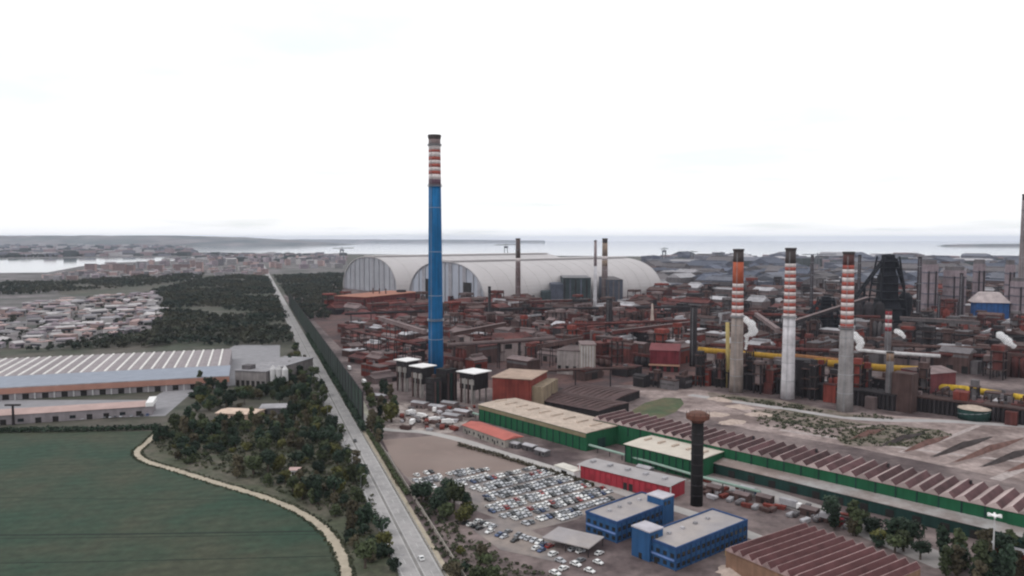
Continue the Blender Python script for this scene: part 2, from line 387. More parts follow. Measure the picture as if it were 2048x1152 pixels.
LCOL = ['olive','dark green','yellow-green','brownish']
PCOL = {'round': [LCOL[i] for i in (0,1,0,2,3,1)], 'tall': [LCOL[i] for i in (1,0,3)], 'pine': [LCOL[i] for i in (1,0,1)], 'bush': [LCOL[i] for i in (0,1,2,3,1)]}
def tree(kind, p, s, label, group, var=None, name=None):
    pr = PROTO[kind]; vi = R.randrange(len(pr)) if var is None else var % len(pr); tm, cm = pr[vi]
    if var is None: label = f'{"small" if s < .95 else "mid-sized" if s < 1.15 else "large"} {PCOL[kind][vi]} {label}'
    o = thing(name or {'round':'broadleaf_tree','tall':'slender_tree','pine':'pine_tree','bush':'shrub'}[kind], label, 'shrub' if kind == 'bush' else 'tree', (p[0],p[1],0), R.uniform(0,6.28), group)
    o.scale = (s, s, s*R.uniform(.85,1.2))
    put('trunk', tm, o); put('crown', cm, o)
    return o
KINDN = {'round':'rounded', 'tall':'tall slender', 'pine':'spreading pine', 'bush':'low bushy'}
def grove(poly, step, kinds, smin, smax, place, group, keep=.9, clear=()):
    """poly in pixels; trees jittered over ground cells of about step metres"""
    g = [G(*p) for p in poly]; xs = [p.x for p in g]; ys = [p.y for p in g]
    y = min(ys); n = 0
    while y < max(ys):
        x = min(xs)
        while x < max(xs):
            q = (x+R.uniform(-.45,.45)*step, y+R.uniform(-.45,.45)*step)
            mk = math.sin(q[0]*.09+1)*math.sin(q[1]*.075) + .7*math.sin(q[0]*.21+q[1]*.05)*math.sin(q[1]*.19)
            if inpoly(q[0], q[1], g) and (mk < .38 or step > 8 or R.random() < .12) and R.random() < keep and all((q[0]-c[0])**2+(q[1]-c[1])**2 > c[2]**2 for c in clear):
                k = R.choice(kinds)
                tree(k, q, R.uniform(smin, smax)*(1 if k != 'bush' else 1.1), f'{KINDN[k]} {"shrub" if k=="bush" else "tree"} {place}', group); n += 1
            x += step
        y += step
    return n
clears = [(*G(640,905)[:2], 9), (*G(440,925)[:2], 15), (*G(520,930)[:2], 14), (*G(470,830)[:2], 22), (*G(590,945)[:2], 7)]
n1 = grove([(330,858),(350,845),(560,845),(620,800),(672,845),(700,905),(735,985),(760,1050),(792,1152),(716,1152),(700,1090),(668,1045),(610,1008),(520,972),(400,935),(330,915),(300,890)],
      6.6, ['round','round','round','bush','bush','pine','tall'], .75, 1.3, 'in the belt between dirt track and road', 'trees between the dirt track and the road', .78, clears)
n2 = grove([(375,800),(400,775),(470,790),(560,770),(575,735),(590,690),(600,720),(640,775),(655,815),(620,830),(520,800),(400,840)],
      8.5, ['round','tall','pine','round','bush'], .9, 1.4, 'beside the depot and the road', 'trees between the depot and the road', .75, clears)
n3 = grove([(800,985),(850,990),(940,1000),(975,1030),(955,1055),(900,1050),(840,1030)], 6.8, ['round','round','pine','bush'], .9, 1.4, 'in the clump at the car park corner', 'trees at the car park corner', .9)
n4 = grove([(862,1062),(930,1095),(1000,1130),(1090,1152),(1100,1190),(900,1190)], 6.0, ['bush','round','bush'], .8, 1.25, 'on the bank between road and small car park', 'bank shrubs beside the road', .85)
n5 = grove([(1640,1052),(1720,1045),(1800,1078),(1840,1105),(1800,1112),(1700,1085)], 6.5, ['tall','round','pine'], .9, 1.3, 'between the brown toothed roof and the green mill', 'trees behind the brown toothed roof', .95)
n6 = grove([(1830,1112),(1900,1095),(2048,1100),(2100,1120),(2100,1190),(1840,1190)], 7.2, ['tall','round','pine','tall'], .9, 1.35, 'around the floodlight mast', 'trees around the floodlight mast', .9)
n7 = grove([(720,770),(780,790),(800,835),(770,845),(730,815)], 11, ['round','tall'], .9, 1.3, 'beside the inner works gate road', 'trees by the works gate', .6)
tree('round', G(783,845), 1.9, 'big yellow-green tree alone by the white lorry row', None, 3)
print('trees', n1, n2, n3, n4, n5, n6, n7)
# far woods: one mass of crowns each
def woods(name, label, poly, step, seed, h=8.0, tall=False, size=1.9, lo=2, mat=None, spread=3.2, word='woodland'):
    rng = np.random.default_rng(seed); g = [G(*p) for p in poly]
    xs = [p.x for p in g]; ys = [p.y for p in g]; lob = []
    for y in np.arange(min(ys), max(ys), step):
        for x in np.arange(min(xs), max(xs), step):
            qx, qy = x+rng.uniform(-.5,.5)*step, y+rng.uniform(-.5,.5)*step
            if not inpoly(qx, qy, g) or rng.random() < .12: continue
            f = math.sin(qx*.011+seed)*math.sin(qy*.017+qx*.004) + .6*math.sin(qx*.031)*math.sin(qy*.023+seed)
            if f > .72 and not tall: continue
            s = rng.uniform(.65, 1.3)*(1-.22*f); hh = h*s
            for _ in range(lo):
                lob.append((qx+rng.uniform(-2,2), qy+rng.uniform(-2,2), hh*rng.uniform(.4,.75), spread*s, spread*s, min(2.7, h*.4)*s))
    v, n = leafcloud(lob, rng, 13, size); v[:,2] = np.maximum(v[:,2], .1)
    o = put(name, quadmesh(name, v, n, mat or m_wood)); stuff(o, label, word); return len(lob)
w = [woods('woodland', 'dark wood along the far side of the road before the town', [(300,662),(330,600),(300,585),(400,560),(470,552),(536,556),(556,600),(572,640),(585,690),(460,692),(330,690)], 9.5, 1),
     woods('woodland', 'dark wood between barrier fence and arched sheds', [(548,553),(690,548),(682,600),(655,640),(612,640),(580,600)], 10.5, 2),
     woods('woodland', 'narrow dark wood behind the long skylit warehouse', [(30,705),(120,697),(300,668),(340,665),(350,690),(300,694),(150,700)], 8.5, 3),
     woods('woodland', 'dark band of trees before the town waterfront', [(-60,574),(0,568),(120,565),(300,552),(410,548),(400,560),(300,572),(160,582),(60,590),(-60,594)], 13, 4, h=9)]
print('lobes', w)
m_scrub = M('scrub_leaf', (.062,.066,.036), var=.5, scale=.2, col2=(.036,.044,.026), patch=.04)
woods('undergrowth', 'low scrub filling the belt between dirt track and road', [(330,862),(350,845),(560,845),(620,800),(672,845),(700,905),(735,985),(760,1050),(792,1160),(712,1160),(704,1090),(676,1045),(612,1004),(520,968),(400,931),(330,911),(304,888)], 3.6, 31, h=1.5, size=.7, lo=1, mat=m_scrub, spread=1.5, word='scrub')
woods('undergrowth', 'scattered trees and bushes among the trading estate buildings', [(-40,640),(160,598),(315,585),(330,610),(318,655),(140,690),(-40,708)], 26, 41, h=4.5, size=1.6, lo=2, spread=3.0, word='scrub')
woods('undergrowth', 'weedy scrub growing over the pale dust yard', [(1500,825),(1560,822),(1700,848),(1760,850),(1880,862),(1900,872),(1830,893),(1700,893),(1680,880),(1600,862),(1520,850)], 4.0, 33, h=1.0, size=.7, lo=1, mat=m_scrub, spread=1.7, word='scrub')
def margin(label, side, seed):
    rng = np.random.default_rng(seed); lob = []
    for i in range(len(track)-1):
        d_ = (track[i+1]-track[i]); nrm = Vector((-d_.y, d_.x, 0)).normalized()
        for _ in range(3):
            q = track[i] + d_*rng.uniform(0,1) + nrm*side*rng.uniform(1.9, 3.6); lob.append((q.x, q.y, .2, .55, .55, .3))
    v, n = leafcloud(lob, rng, 9, .35); v[:,2] = np.maximum(v[:,2], .07)
    stuff(put('grass_margin', quadmesh('grass_margin', v, n, m_scrub)), label, 'grass')
margin('tufted grass along the tree side of the dirt track', 1, 51); margin('tufted grass along the field side of the dirt track', -1, 52)
woods('undergrowth', 'dark scrub on the bank between road and small car park', [(800,975),(850,990),(930,1040),(940,1075),(1010,1120),(1130,1165),(905,1165),(850,1060)], 3.2, 35, h=1.5, size=.7, lo=1, mat=m_scrub, spread=1.5, word='scrub')
woods('undergrowth', 'weeds along the foot of the coke oven batteries', [(1430,792),(1600,812),(1680,832),(1760,832),(1800,842),(1640,826),(1500,806)], 3.4, 36, h=1.2, size=.7, lo=1, mat=m_scrub, spread=1.5, word='scrub')
def hedge(label, pts, wid, h, mat, per=26, size=.6, group=None):
    rng = np.random.default_rng(len(pts)+int(h*10)); lob = []
    for i in range(len(pts)-1):
        a, b = pts[i], pts[i+1]; n = max(1, int((b-a).length/1.6))
        for k in range(n):
            p = a.lerp(b, k/n); lob.append((p.x+rng.uniform(-.3,.3), p.y+rng.uniform(-.3,.3), h*rng.uniform(.4,.6), wid*.55, wid*.55, h*.45))
    v, n = leafcloud(lob, rng, per, size); v[:,2] = np.maximum(v[:,2], .05)
    o = put('hedge', quadmesh('hedge', v, n, mat)); return tag(o, label, 'hedge', group)
hedge('long dark hedge along the field edge below the depot', [G(-80,866), G(60,864), G(200,862), G(322,858)], 4.5, 3.6, m_leaf[1], size=.9)
hedge('dark hedge along the inner road above the full car park', [G(918,892), G(1000,915), G(1130,955), G(1190,975)], 3.0, 2.4, m_leaf[3])
hedge('scrubby hedge along the works side of the road by the dirt lot', [G(752,880), G(772,925), G(800,975)], 2.2, 1.8, m_leaf[3])

# ================================================================ CHIMNEYS
m_red_band = M('red_band', (.30,.075,.06), var=.2, streak=.15, scale=.2)
m_white_band = M('white_band', (.56,.50,.50), var=.12, streak=.15, scale=.2)
m_soot = M('sooty_concrete', (.055,.045,.045), var=.3)
m_chim_blue = M('blue_shaft_paint', (.005,.098,.25), var=.22, streak=.3, scale=.05)
def chimney(name, label, base, top_py, wb, wt, bands, shaft, group=None, plat=(), n=20, rim=m_soot, ladder=True):
    """widths in pixels at base and top; bands = [(py0, py1, material)] from the top down"""
    p = G(*base) if not isinstance(base, Vector) else base
    Ht = HT(p, top_py); pxm = F/p.y
    rb, rt = wb/pxm/2, wt/pxm/2
    rz = lambda z: rb + (rt-rb)*z/Ht
    o = thing(name, label, 'chimney', p, 0, group)
    segs = [(HT(p, b1), HT(p, b0), m) for b0, b1, m in bands]
    low = min([s[0] for s in segs]) if segs else Ht
    zs = [0, low*.25, low*.5, low*.75, low]
    MB().lathe([(rz(z)*(1.04 if z == 0 else 1), z) for z in zs], n).build('shaft', shaft, o, True)
    for z0, z1, m in segs:
        MB().lathe([(rz(z0), z0), (rz(z1), z1)], n).build('band', m, o, True)
    MB().lathe([(rt*1.0, Ht), (rt*1.13, Ht+.01*Ht), (rt*1.13, Ht+.018*Ht), (rt*.8, Ht+.018*Ht), (rt*.8, Ht*.99)], n).build('rim', rim, o)
    if Ht > 90:
        for k in range(1, 9):
            z = low*k/9; r_ = rz(z); MB().lathe([(r_*.99,z-.18),(r_+.12,z-.18),(r_+.12,z+.18),(r_*.99,z+.18)], n).build('hoop', shaft if k % 2 else m_steel, o)
    for py in plat:
        z = HT(p, py); r_ = rz(z)
        b = MB().lathe([(r_*.98, z-.35), (r_+1.1, z-.35), (r_+1.1, z), (r_*.98, z)], n)
        b.lathe([(r_+1.05, z+.9), (r_+1.12, z+.9), (r_+1.12, z+1.1), (r_+1.05, z+1.1)], n)
        b.build('platform', m_steel, o)
    if ladder:
        b = MB(); a = rad(-120)
        for s in (-.35, .35):
            b.tube([((rb+.25)*math.cos(a)+s*.9, (rb+.25)*math.sin(a), 1), ((rt+.25)*math.cos(a)+s*.9, (rt+.25)*math.sin(a), Ht-1)], .09, 4)
        b.build('ladder', m_steel, o)
    return o
RB, WB, SB = m_red_band, m_white_band, m_soot
chimney('chimney', 'tall blue chimney with red and white bands at its top', (872,764), 279, 31, 23.5,
    [(279,291,M('grey_cap', (.16,.12,.12))),(291,300,WB),(300,305,RB),(305,314,WB),(314,321,RB),(321,328,WB),(328,335,RB),(335,342,WB),(342,349,RB),(349,359,WB),(359,371,M('purple_band', (.09,.05,.07)))], m_chim_blue, plat=(291,372,640))
def stripes(y0, first, rows, mats):
    out = []; y = y0
    for k, h in enumerate(rows): out.append((y, y+h, mats[k])); y += h
    return out
def alt(y0, y1, n, dark_top, m_first=None):
    out = []; y = y0+dark_top; h = (y1-y)/n; red = m_first if m_first not in (None, WB) else RB; e = 1 if m_first is WB else 0
    for k in range(n): out.append((y+k*h, y+(k+1)*h, red if k % 2 == e else WB))
    return out
o_a = chimney('striped_chimney', 'grey chimney with red and white bands and plain orange-red upper section beside yellow duct', (1472,784), 503, 27, 20,
    [(503,524,SB),(524,567,M('orange_red_band', (.34,.085,.045), var=.2))] + alt(567,633,9,0,WB), M('brown_grey_concrete', (.27,.225,.205), streak=.25), plat=(633,))
o_b = chimney('striped_chimney', 'white-shafted chimney with red and white bands in the middle of three', (1575,797), 501, 27, 20, [(501,527,SB)] + alt(527,634,15,0,WB), M('white_concrete', (.56,.54,.57), streak=.15), plat=(634,))
o_c = chimney('striped_chimney', 'thick grey chimney with faded red and white bands nearest the dust yard track', (1689,822), 509, 31, 21,
    [(509,530,M('rusty_soot', (.075,.035,.035)))] + alt(530,655,15,0,RB), M('grey_concrete', (.255,.24,.245), streak=.2), plat=(655,))
chimney('steel_stack', 'small slim steel stack with rusty collar right of the thick grey chimney', (1777,818), 706, 15, 14, [(706,722,M('rust_collar', (.22,.15,.11)))], m_grey, rim=m_dark)
chimney('far_stack', 'short stack with crimson and white top behind the slim steel stack', (1774,742), 622, 13, 12, alt(622,662,5,0,M('crimson_band', (.26,.04,.05))), m_grey)
chimney('far_stack', 'slim brown stack with one pale band before the arched shed', (1036,612), 479, 11, 9, [(479,516,M('stack_brown', (.10,.075,.07))),(516,524,WB)], M('stack_brown2', (.11,.075,.075)), plat=(500,))
chimney('far_stack', 'brown stack with pale bands towering over the dark power house', (1209,606), 479, 13, 10.5, [(479,486,SB),(486,512,M('stack_tan', (.24,.18,.14))),(512,520,WB),(520,532,M('stack_tan', (.24,.18,.14)))], M('stack_brown3', (.13,.10,.10)))
chimney('far_stack', 'very thin white stack beside the brown banded stack', (1190,624), 483, 7.5, 5.5, [(483,532,M('stack_mauve', (.26,.21,.22)))], M('stack_white', (.5,.49,.52)))
chimney('dark_stack', 'short black stack before the rust roofs near white thin stack', (1218,672), 598, 13, 12.5, [], m_dark, rim=m_dark)
chimney('dark_stack', 'thick black stack left of the yellow gas duct', (1386,732), 613, 14.5, 14, [], m_dark, rim=m_dark)
chimney('dark_stack', 'small black stack with square head right of the blue chimney', (979,640), 574, 6, 6, [(574,586,m_black)], m_dark, rim=m_black)
chimney('tall_stack', 'very tall thin grey stack standing alone beyond the blue hall', (2040,606), 392, 11, 7.5, [(392,400,SB)], M('tall_stack_grey', (.19,.16,.165)), plat=(420,480))
chimney('far_stack', 'pale tapering obelisk-like stack rising over a rust red hall', (1304,662), 607, 10, 3, [], M('stack_cream', (.42,.34,.30)))
for i, (x, y, t, wd, lb) in enumerate([(1835,668,516,9,'dark slim stack just right of the blast furnace'), (1716,640,512,7,'dark narrow stack left of the blast furnace'), (1622,625,512,7,'dark narrow stack under the far port crane'), (1920,640,548,8,'dusky stack beside the pinkish cooling towers'), (1876,660,590,7,'slim grey stack in front of the pinkish towers')]):
    chimney('dark_stack', lb, (x,y), t, wd, wd*.85, [], M('dusky_steel', (.045,.038,.045), streak=.2), rim=m_dark)

# black flare column with rusty collar
p = G(1393,1010); Hc = HT(p, 826); r0 = 24.5/(F/p.y)/2
o = thing('black_column', 'black steel column with wide rusty collar behind the blue offices', 'chimney', p)
MB().lathe([(r0*1.02,0),(r0,Hc*.5),(r0*.97,Hc*.9)], 20).build('shaft', m_black, o, True)
b = MB()
for k in range(1, 8): b.lathe([(r0*.99, Hc*k/9), (r0*1.06, Hc*k/9), (r0*1.06, Hc*k/9+.4), (r0*.99, Hc*k/9+.4)], 20)
b.build('hoop', m_dark, o)
MB().lathe([(r0*.97,Hc*.9),(r0*1.35,Hc*.925),(r0*1.9,Hc*.94),(r0*1.95,Hc*.985),(r0*1.75,Hc*.99)], 20).build('collar', M('rusty_collar', (.13,.055,.04), streak=.3), o)
MB().lathe([(r0*1.6,Hc*.985),(r0*1.3,Hc*1.01),(r0*.8,Hc*1.02)], 20).build('cap', M('rusty_cap', (.13,.065,.05)), o)
b = MB()
for k in range(12):
    a = k*math.pi/6; b.tube([(r0*1.9*math.cos(a), r0*1.9*math.sin(a), Hc*.985), (r0*1.9*math.cos(a), r0*1.9*math.sin(a), Hc*1.015)], .1, 4)
b.build('railing', m_dark, o)

# ================================================================ ARCHED ORE SHEDS
m_vault = M('vault_sheet', (.43,.405,.41), var=.06, scale=.02, rough=.5, streak=.05)
m_vault_end = M('vault_end_sheet', (.33,.335,.37), var=.1, scale=.03, streak=.12)
PHI = rad(50); AX = Vector((math.sin(PHI), math.cos(PHI), 0)); FX = Vector((math.cos(PHI), -math.sin(PHI), 0))
def vault(name, label, left_foot, Wd, Ht, Ln, door, ribs_light):
    o = thing(name, label, 'shed', left_foot + FX*Wd/2, math.atan2(FX.y, FX.x))
    prof = []
    for k in range(33):
        t = math.pi*k/32; c, s = math.cos(t), math.sin(t)
        prof.append((-Wd/2*math.copysign(abs(c)**.86, c), Ht*abs(s)**.86))
    nb = 14; bl = Ln/nb
    for j in range(nb):
        b = MB(); y0, y1 = j*bl+.4, (j+1)*bl-.4
        for k in range(32):
            (xa, za), (xb, zb) = prof[k], prof[k+1]
            b.face([(xa,y0,za),(xb,y0,zb),(xb,y1,zb),(xa,y1,za)][::-1])
        b.build('roof_panel', m_vault, o, True)
    for j in range(nb+1):
        b = MB(); y = j*bl
        for k in range(32):
            (xa, za), (xb, zb) = prof[k], prof[k+1]; f = 1.004
            b.face([(xa*f,y-.7,za*f),(xb*f,y-.7,zb*f),(xb*f,y+.7,zb*f),(xa*f,y+.7,za*f)][::-1])
            b.face([(xa*.985,y-.7,za*.985),(xb*.985,y-.7,zb*.985),(xb*f,y-.7,zb*f),(xa*f,y-.7,za*f)])
        b.build('rib', m_palegrey if j == 0 and ribs_light else m_vault, o)
    zat = lambda x: Ht*max(0, 1-abs(2*x/Wd)**(2/.86))**.43
    nseg = 22
    for i in range(nseg):
        xa, xb = -Wd/2*.985 + Wd*.985*i/nseg, -Wd/2*.985 + Wd*.985*(i+1)/nseg
        for yy, nm in ((1.2, 'end_panel'), (Ln-1.2, 'end_panel')):
            b = MB(); d = .5 if i % 2 else 0
            b.face([(xa,yy+d,0),(xb,yy+d,0),(xb,yy+d,zat(xb)*.985),(xa,yy+d,zat(xa)*.985)])
            b.build(nm, (M('vault_end_blue', (.36,.385,.45), var=.08, scale=.03, streak=.1) if ribs_light else m_vault_end) if i % 4 else M('vault_end_dusk', (.29,.285,.315), streak=.15), o)
    for i in range(1, nseg, 2):
        x = -Wd/2*.985 + Wd*.985*i/nseg
        MB().box(x-.8, x+.8, -.2, 1.1, 0, zat(x)*.97).build('mullion', m_vault_end, o)
    for x0, x1, h in door:
        MB().box(x0, x1, -.6, 1.0, 0, h).build('doorway', m_door, o)
    MB().box(-Wd*.1, Wd*.1, 2, Ln-2, Ht+.2, Ht+3).build('ridge_vent', m_vault, o)
    return o
lf1 = G(818,597)
vault('arched_shed', 'huge pale arched ore shed with tall dark doorway in its near end', lf1, 258, 80, 505, [(62,86,42),(-66,-52,44)], True)
p = AT(737, 513.5, 1850)
vault('arched_shed', 'huge pale arched ore shed farther back beside the dark wood', Vector((p.x, p.y, 0)) - FX*129, 258, 82, 560, [], False)

# ================================================================ WORKS BUILDINGS BY HAND
def win_row(o, n, x0, x1, y, z, w, h, mat=m_glass, nm='window', dep=.15, me=None):
    if me is None: me = MB().box(-w/2, w/2, -dep, .05, 0, h).mesh(nm, mat)
    for k in range(n): put(nm, me, o, (x0+(x1-x0)*(k+.5)/n, y, z))
    return me
def win_side(o, n, x, y0, y1, z, w, h, mat=m_glass, nm='window', dep=.15):
    me = MB().box(-.05, dep, -w/2, w/2, 0, h).mesh(nm, mat)
    for k in range(n): put(nm, me, o, (x, y0+(y1-y0)*(k+.5)/n, z))
def hall(name, label, FL, FR, BR, z, wallm, roofm, ridge=0.0, cat='building', group=None, over=.8, base_z=0):
    org, rz, w, d = fit(FL, FR, BR, z)
    o = thing(name, label, cat, org, rz, group)
    MB().box(0, w, 0, d, 0, z).build('wall', wallm, o)
    if ridge:
        MB().prism_x([(-over,z+.02),(d+over,z+.02),(d/2,z+ridge)], -over, w+over).build('roof', roofm, o)
    else:
        MB().box(-over, w+over, -over, d+over, z+.02, z+.6).build('roof', roofm, o)
    return o, w, d
for lb, FLp, FRp, BRp, zz in (('low dark brown ribbed shed directly behind the tan roofed hall', (1062,797), (1196,822), (1262,806), 6.5), ('low dark brown ribbed shed beside the green weedy patch', (1110,786), (1225,801), (1300,783), 6.0)):
    o, w, d = hall('dark_shed', lb, FLp, FRp, BRp, zz, m_dark, M('dark_brown_roof', (.075,.045,.045), var=.35, scale=.2), 1.2, 'shed')
    for k in range(int(w/5)): MB().prism_x([(-.9,zz+.1),(d+.9,zz+.1),(d/2,zz+1.75)], k*5+.5, k*5+1.2).build('roof_rib', m_brown, o)
    for k in range(4): MB().box(w*k/4+2, w*k/4+6, -.2, .05, 0, 4).build('gate', m_door, o)
# two long low halls with tan roofs
o, w, d = hall('tan_roofed_hall', 'long green hall with broad tan roof before the dusty works', (958,809), (1172,866), (1240,847), 11, m_green, m_tan, .9)
for k in range(18): MB().box(w*k/18+.2, w*k/18+.7, -.35, 0, 0, 10.6).build('pilaster', m_green_dk, o)
MB().box(0, w, -.5, 0, 8.2, 10.4).build('eaves_band', M('olive_fascia', (.20,.17,.11)), o)
for k in range(9): MB().box(w*k/9+3, w*k/9+4.2, d*.35, d*.65, 11.4, 12.6).build('roof_vent', m_tan, o)
MB().box(w, w+.4, d*.3, d*.5, 0, 6).build('gate', m_green_dk, o)
o, w, d = hall('tan_roofed_hall', 'short green hall with pale roof behind the black column', (1250,888), (1392,922), (1440,897), 10, m_green, M('pale_roof', (.52,.47,.41), var=.1), .7)
for k in range(11): MB().box(w*k/11+.2, w*k/11+.7, -.35, 0, 0, 9.6).build('pilaster', m_green_dk, o)
for k in range(5): MB().box(w*k/5+4, w*k/5+5.4, d*.4, d*.6, 10.4, 11.5).build('roof_vent', m_tan, o)
# the long rolling mill with toothed roof
Z = 12.0
a, b_ = G(1186,838,Z), G(1972,1012,Z); dv = (b_-a).normalized(); L0 = (b_-a).length
org = Vector((a.x, a.y, 0)); rz = math.atan2(dv.y, dv.x); Lm = L0 + 42; Dm = 27.0
o = thing('rolling_mill', 'very long green mill hall with maroon and pale toothed roof', 'mill', org, rz)
MB().box(0, Lm, 0, Dm, 0, Z).build('wall', m_green, o)
nt_ = int(Lm/5.9); pit = Lm/nt_
m_tooth_p = M('tooth_sheet_pale', (.36,.285,.275), var=.2, rand=.3); m_tooth_d = M('tooth_glazing', (.075,.038,.041), var=.4, rand=.35)
bp = MB().prism_y([(.0,0),(pit*.98,0),(pit*.98,.25),(pit*.60,2.5),(pit*.56,2.5),(0,.25)], 0, Dm+1.0).mesh('roof_bay', m_tooth_p)
gp = MB().face; gb = MB(); gb.prism_y([(pit*.96,.3),(pit*1.0,.32),(pit*.64,2.44),(pit*.60,2.4)], .3, Dm+.7); gm = gb.mesh('glazing', m_tooth_d)
for k in range(nt_):
    q = put('roof_bay', bp, o, (k*pit, -.5, Z+.02)); put('glazing', gm, q, (0, 0, 0))
for k in range(int(Lm/9)): MB().box(k*9+.3, k*9+.9, -.3, 0, 6.4, Z-.1).build('pilaster', m_green_dk, o)
MB().prism_x([(-9.5,5.4),(0,6.4),(0,6.7),(-9.5,5.7)], 38, Lm).build('lean_to_roof', M('lean_to_sheet', (.24,.19,.175), col2=(.30,.30,.30), patch=.03), o)
MB().box(38, Lm, -9, 0, 0, 5.38).build('lean_to_wall', m_green_dk, o)
me_d = MB().box(-1.8, 1.8, -.2, .1, 0, 3.6).mesh('gate', m_door)
for k in range(17): put('gate', me_d, o, (46+k*11.3, -9.05, 0))
MB().box(Lm-34, Lm, -.6, -.2, 0, Z-.5).build('end_wall', m_green, o)
me_f = MB().box(-.5,.5,-.5,.5,0,1.8).mesh('roof_fan', m_dark)
for k in range(5): put('roof_fan', me_f, o, (60+k*36, Dm*.9, Z+1))
# second, brown toothed roof in the lower right
Z = 8.0
a, b_, c_ = G(1452,1100,Z), G(1600,1052,Z), G(1840,1130,Z)
dv = (b_-a).normalized(); nn = Vector((dv.y, -dv.x, 0)); Ld = (b_-a).length; Wn = max(40, (c_-a).dot(nn)+2)
o = thing('brown_workshop', 'wide low workshop with brown toothed roof beside the blue offices', 'workshop', Vector((a.x,a.y,0)), math.atan2(nn.y, nn.x))
MB().box(0, Wn, 0, Ld, 0, Z).build('wall', M('workshop_wall', (.22,.13,.09), streak=.2), o)
np_ = int(Wn/4.1); pit = Wn/np_
bp = MB().prism_y([(.0,0),(pit*.98,0),(pit*.98,.2),(pit*.58,2.1),(pit*.54,2.1),(0,.2)], -.6, Ld+.6).mesh('roof_bay', M('tooth_brown_pale', (.30,.21,.205), var=.35, scale=.35, rand=.28))
gb = MB(); gb.prism_y([(pit*.96,.25),(pit*1.0,.27),(pit*.62,2.04),(pit*.58,2.0)], -.3, Ld+.3); gm = gb.mesh('glazing', M('tooth_brown_dark', (.09,.038,.04), var=.3))
for k in range(np_):
    q = put('roof_bay', bp, o, (k*pit, 0, Z+.02)); put('glazing', gm, q)
MB().box(-.4, 0, 0, Ld, Z-2.2, Z+.4).build('fascia', M('ochre_fascia', (.26,.17,.07)), o)
for k in range(6): MB().box(-.3, .05, Ld*k/6+1, Ld*k/6+4, .5, 4).build('window', m_glass, o)
# red hall with grey roof
o, w, d = hall('red_hall', 'low bright red hall with flat grey roof above the car park', (1157,929), (1338,973), (1380,961), 7, m_red, M('grey_felt', (.33,.31,.315), var=.12), .5)
for k in range(16): MB().box(w*k/16+.1, w*k/16+.45, -.3, 0, 0, 6.8).build('pilaster', M('red_rib', (.30,.03,.045)), o)
for k in (2, 5, 8, 9, 12): MB().box(w*k/16+1, w*k/16+3.6, -.12, .05, 0, 3.6).build('gate', m_door if k in (8,9) else M('red_gate', (.22,.025,.035)), o)
MB().box(w-.1, w+.2, 1, 1.8, .3, 6.6).build('downpipe', m_white, o)
MB().box(.6, 1.3, -.4, -.05, .2, 6.9).build('downpipe', m_white, o)
for k in range(5): MB().box(w*k/5+3, w*k/5+5, d*.4, d*.6, 7.5, 8.5).build('roof_vent', m_palegrey, o)
# blue office blocks
m_felt = M('mauve_felt', (.35,.315,.305), var=.12, scale=.15, col2=(.30,.28,.29), patch=.06)
m_blue_dk = M('deep_blue_paint', (.022,.06,.16), streak=.2)
def office(label, FR, BR, z, wid, tower):
    a, c = G(*FR, z), G(*BR, z); dv = (c-a).normalized(); nn = Vector((dv.y, -dv.x, 0)); Ld = (c-a).length
    org = Vector((a.x,a.y,0)) - nn*wid
    o = thing('blue_office', label, 'office', org, math.atan2(nn.y, nn.x))
    MB().box(0, wid, 0, Ld, 0, z-.2).build('wall', m_blue, o)
    MB().box(.3, wid-.3, .3, Ld-.3, z-.2, z).build('roof', m_felt, o)
    b = MB(); b.box(-.25,wid+.25,-.25,.3,z-.6,z+.55); b.box(-.25,wid+.25,Ld-.3,Ld+.25,z-.6,z+.55); b.box(-.25,.3,.3,Ld-.3,z-.6,z+.55); b.box(wid-.3,wid+.25,.3,Ld-.3,z-.6,z+.55)
    b.build('parapet', m_blue_dk, o)
    n = int(Ld/3)
    for zz in (1.0, 4.6):
        win_side(o, n, wid, 0, Ld, zz, 1.7, 1.7)
        win_row(o, int(wid/3), 0, wid, 0, zz, 1.7, 1.6)
    for k in range(n+1): MB().box(wid, wid+.22, Ld*k/n-.25, Ld*k/n+.25, 0, z-.6).build('pilaster', m_blue_dk, o)
    MB().box(.5, wid-.5, -.5, -.25, 3.5, 4.2).build('sun_shade', M('pale_blue_paint', (.14,.22,.46)), o)
    MB().box(wid*.4, wid*.4+1.6, -.3, .05, 0, 2.5).build('door', m_door, o)
    for x0, x1, y0, y1, hh in tower:
        q = MB().box(x0, x1, y0, y1, 0, hh).build('stair_tower', m_blue, o)
        MB().box(x0-.2, x1+.2, y0-.2, y1+.2, hh, hh+.5).build('tower_roof', M('lilac_felt', (.42,.40,.44)), q)
        for k in range(2): MB().box(x1-.02, x1+.15, y0+1+k*2.5, y0+2.4+k*2.5, hh-3, hh-1.4).build('window', m_glass, q)
        MB().box((x0+x1)/2-.8, (x0+x1)/2+.8, y0-.15, y0+.05, 0, 2.4).build('door', m_door, q)
    for k in range(4): MB().box(wid*.3, wid*.3+1.4, Ld*(.2+k*.18), Ld*(.2+k*.18)+1.4, z, z+.9).build('roof_unit', m_palegrey, o)
    return o
office('blue office block nearest the brown workshop with stair tower at its front corner', (1352,1098), (1494,1041), 8.5, 17, [(-3.5,5.5,-1.5,6.5,11.5)])
office('blue office block beside the car park with taller tower at its rear', (1234,1046), (1345,1004), 8.5, 17, [(9,17.5,30,38,11.5)])
# annex and canopy beside the offices
org = G(1085,1075); o = thing('entrance_canopy', 'flat mauve canopy on posts in front of the car park office', 'canopy', G(1128,1100), rad(-32))
MB().box(-9, 12, -2, 12, 3.6, 4.0).build('roof', m_felt, o)
for x in (-8.5, 1.5, 11.5):
    for y in (-1.5, 11.5): MB().box(x-.15, x+.15, y-.15, y+.15, 0, 3.6).build('post', m_dark, o)
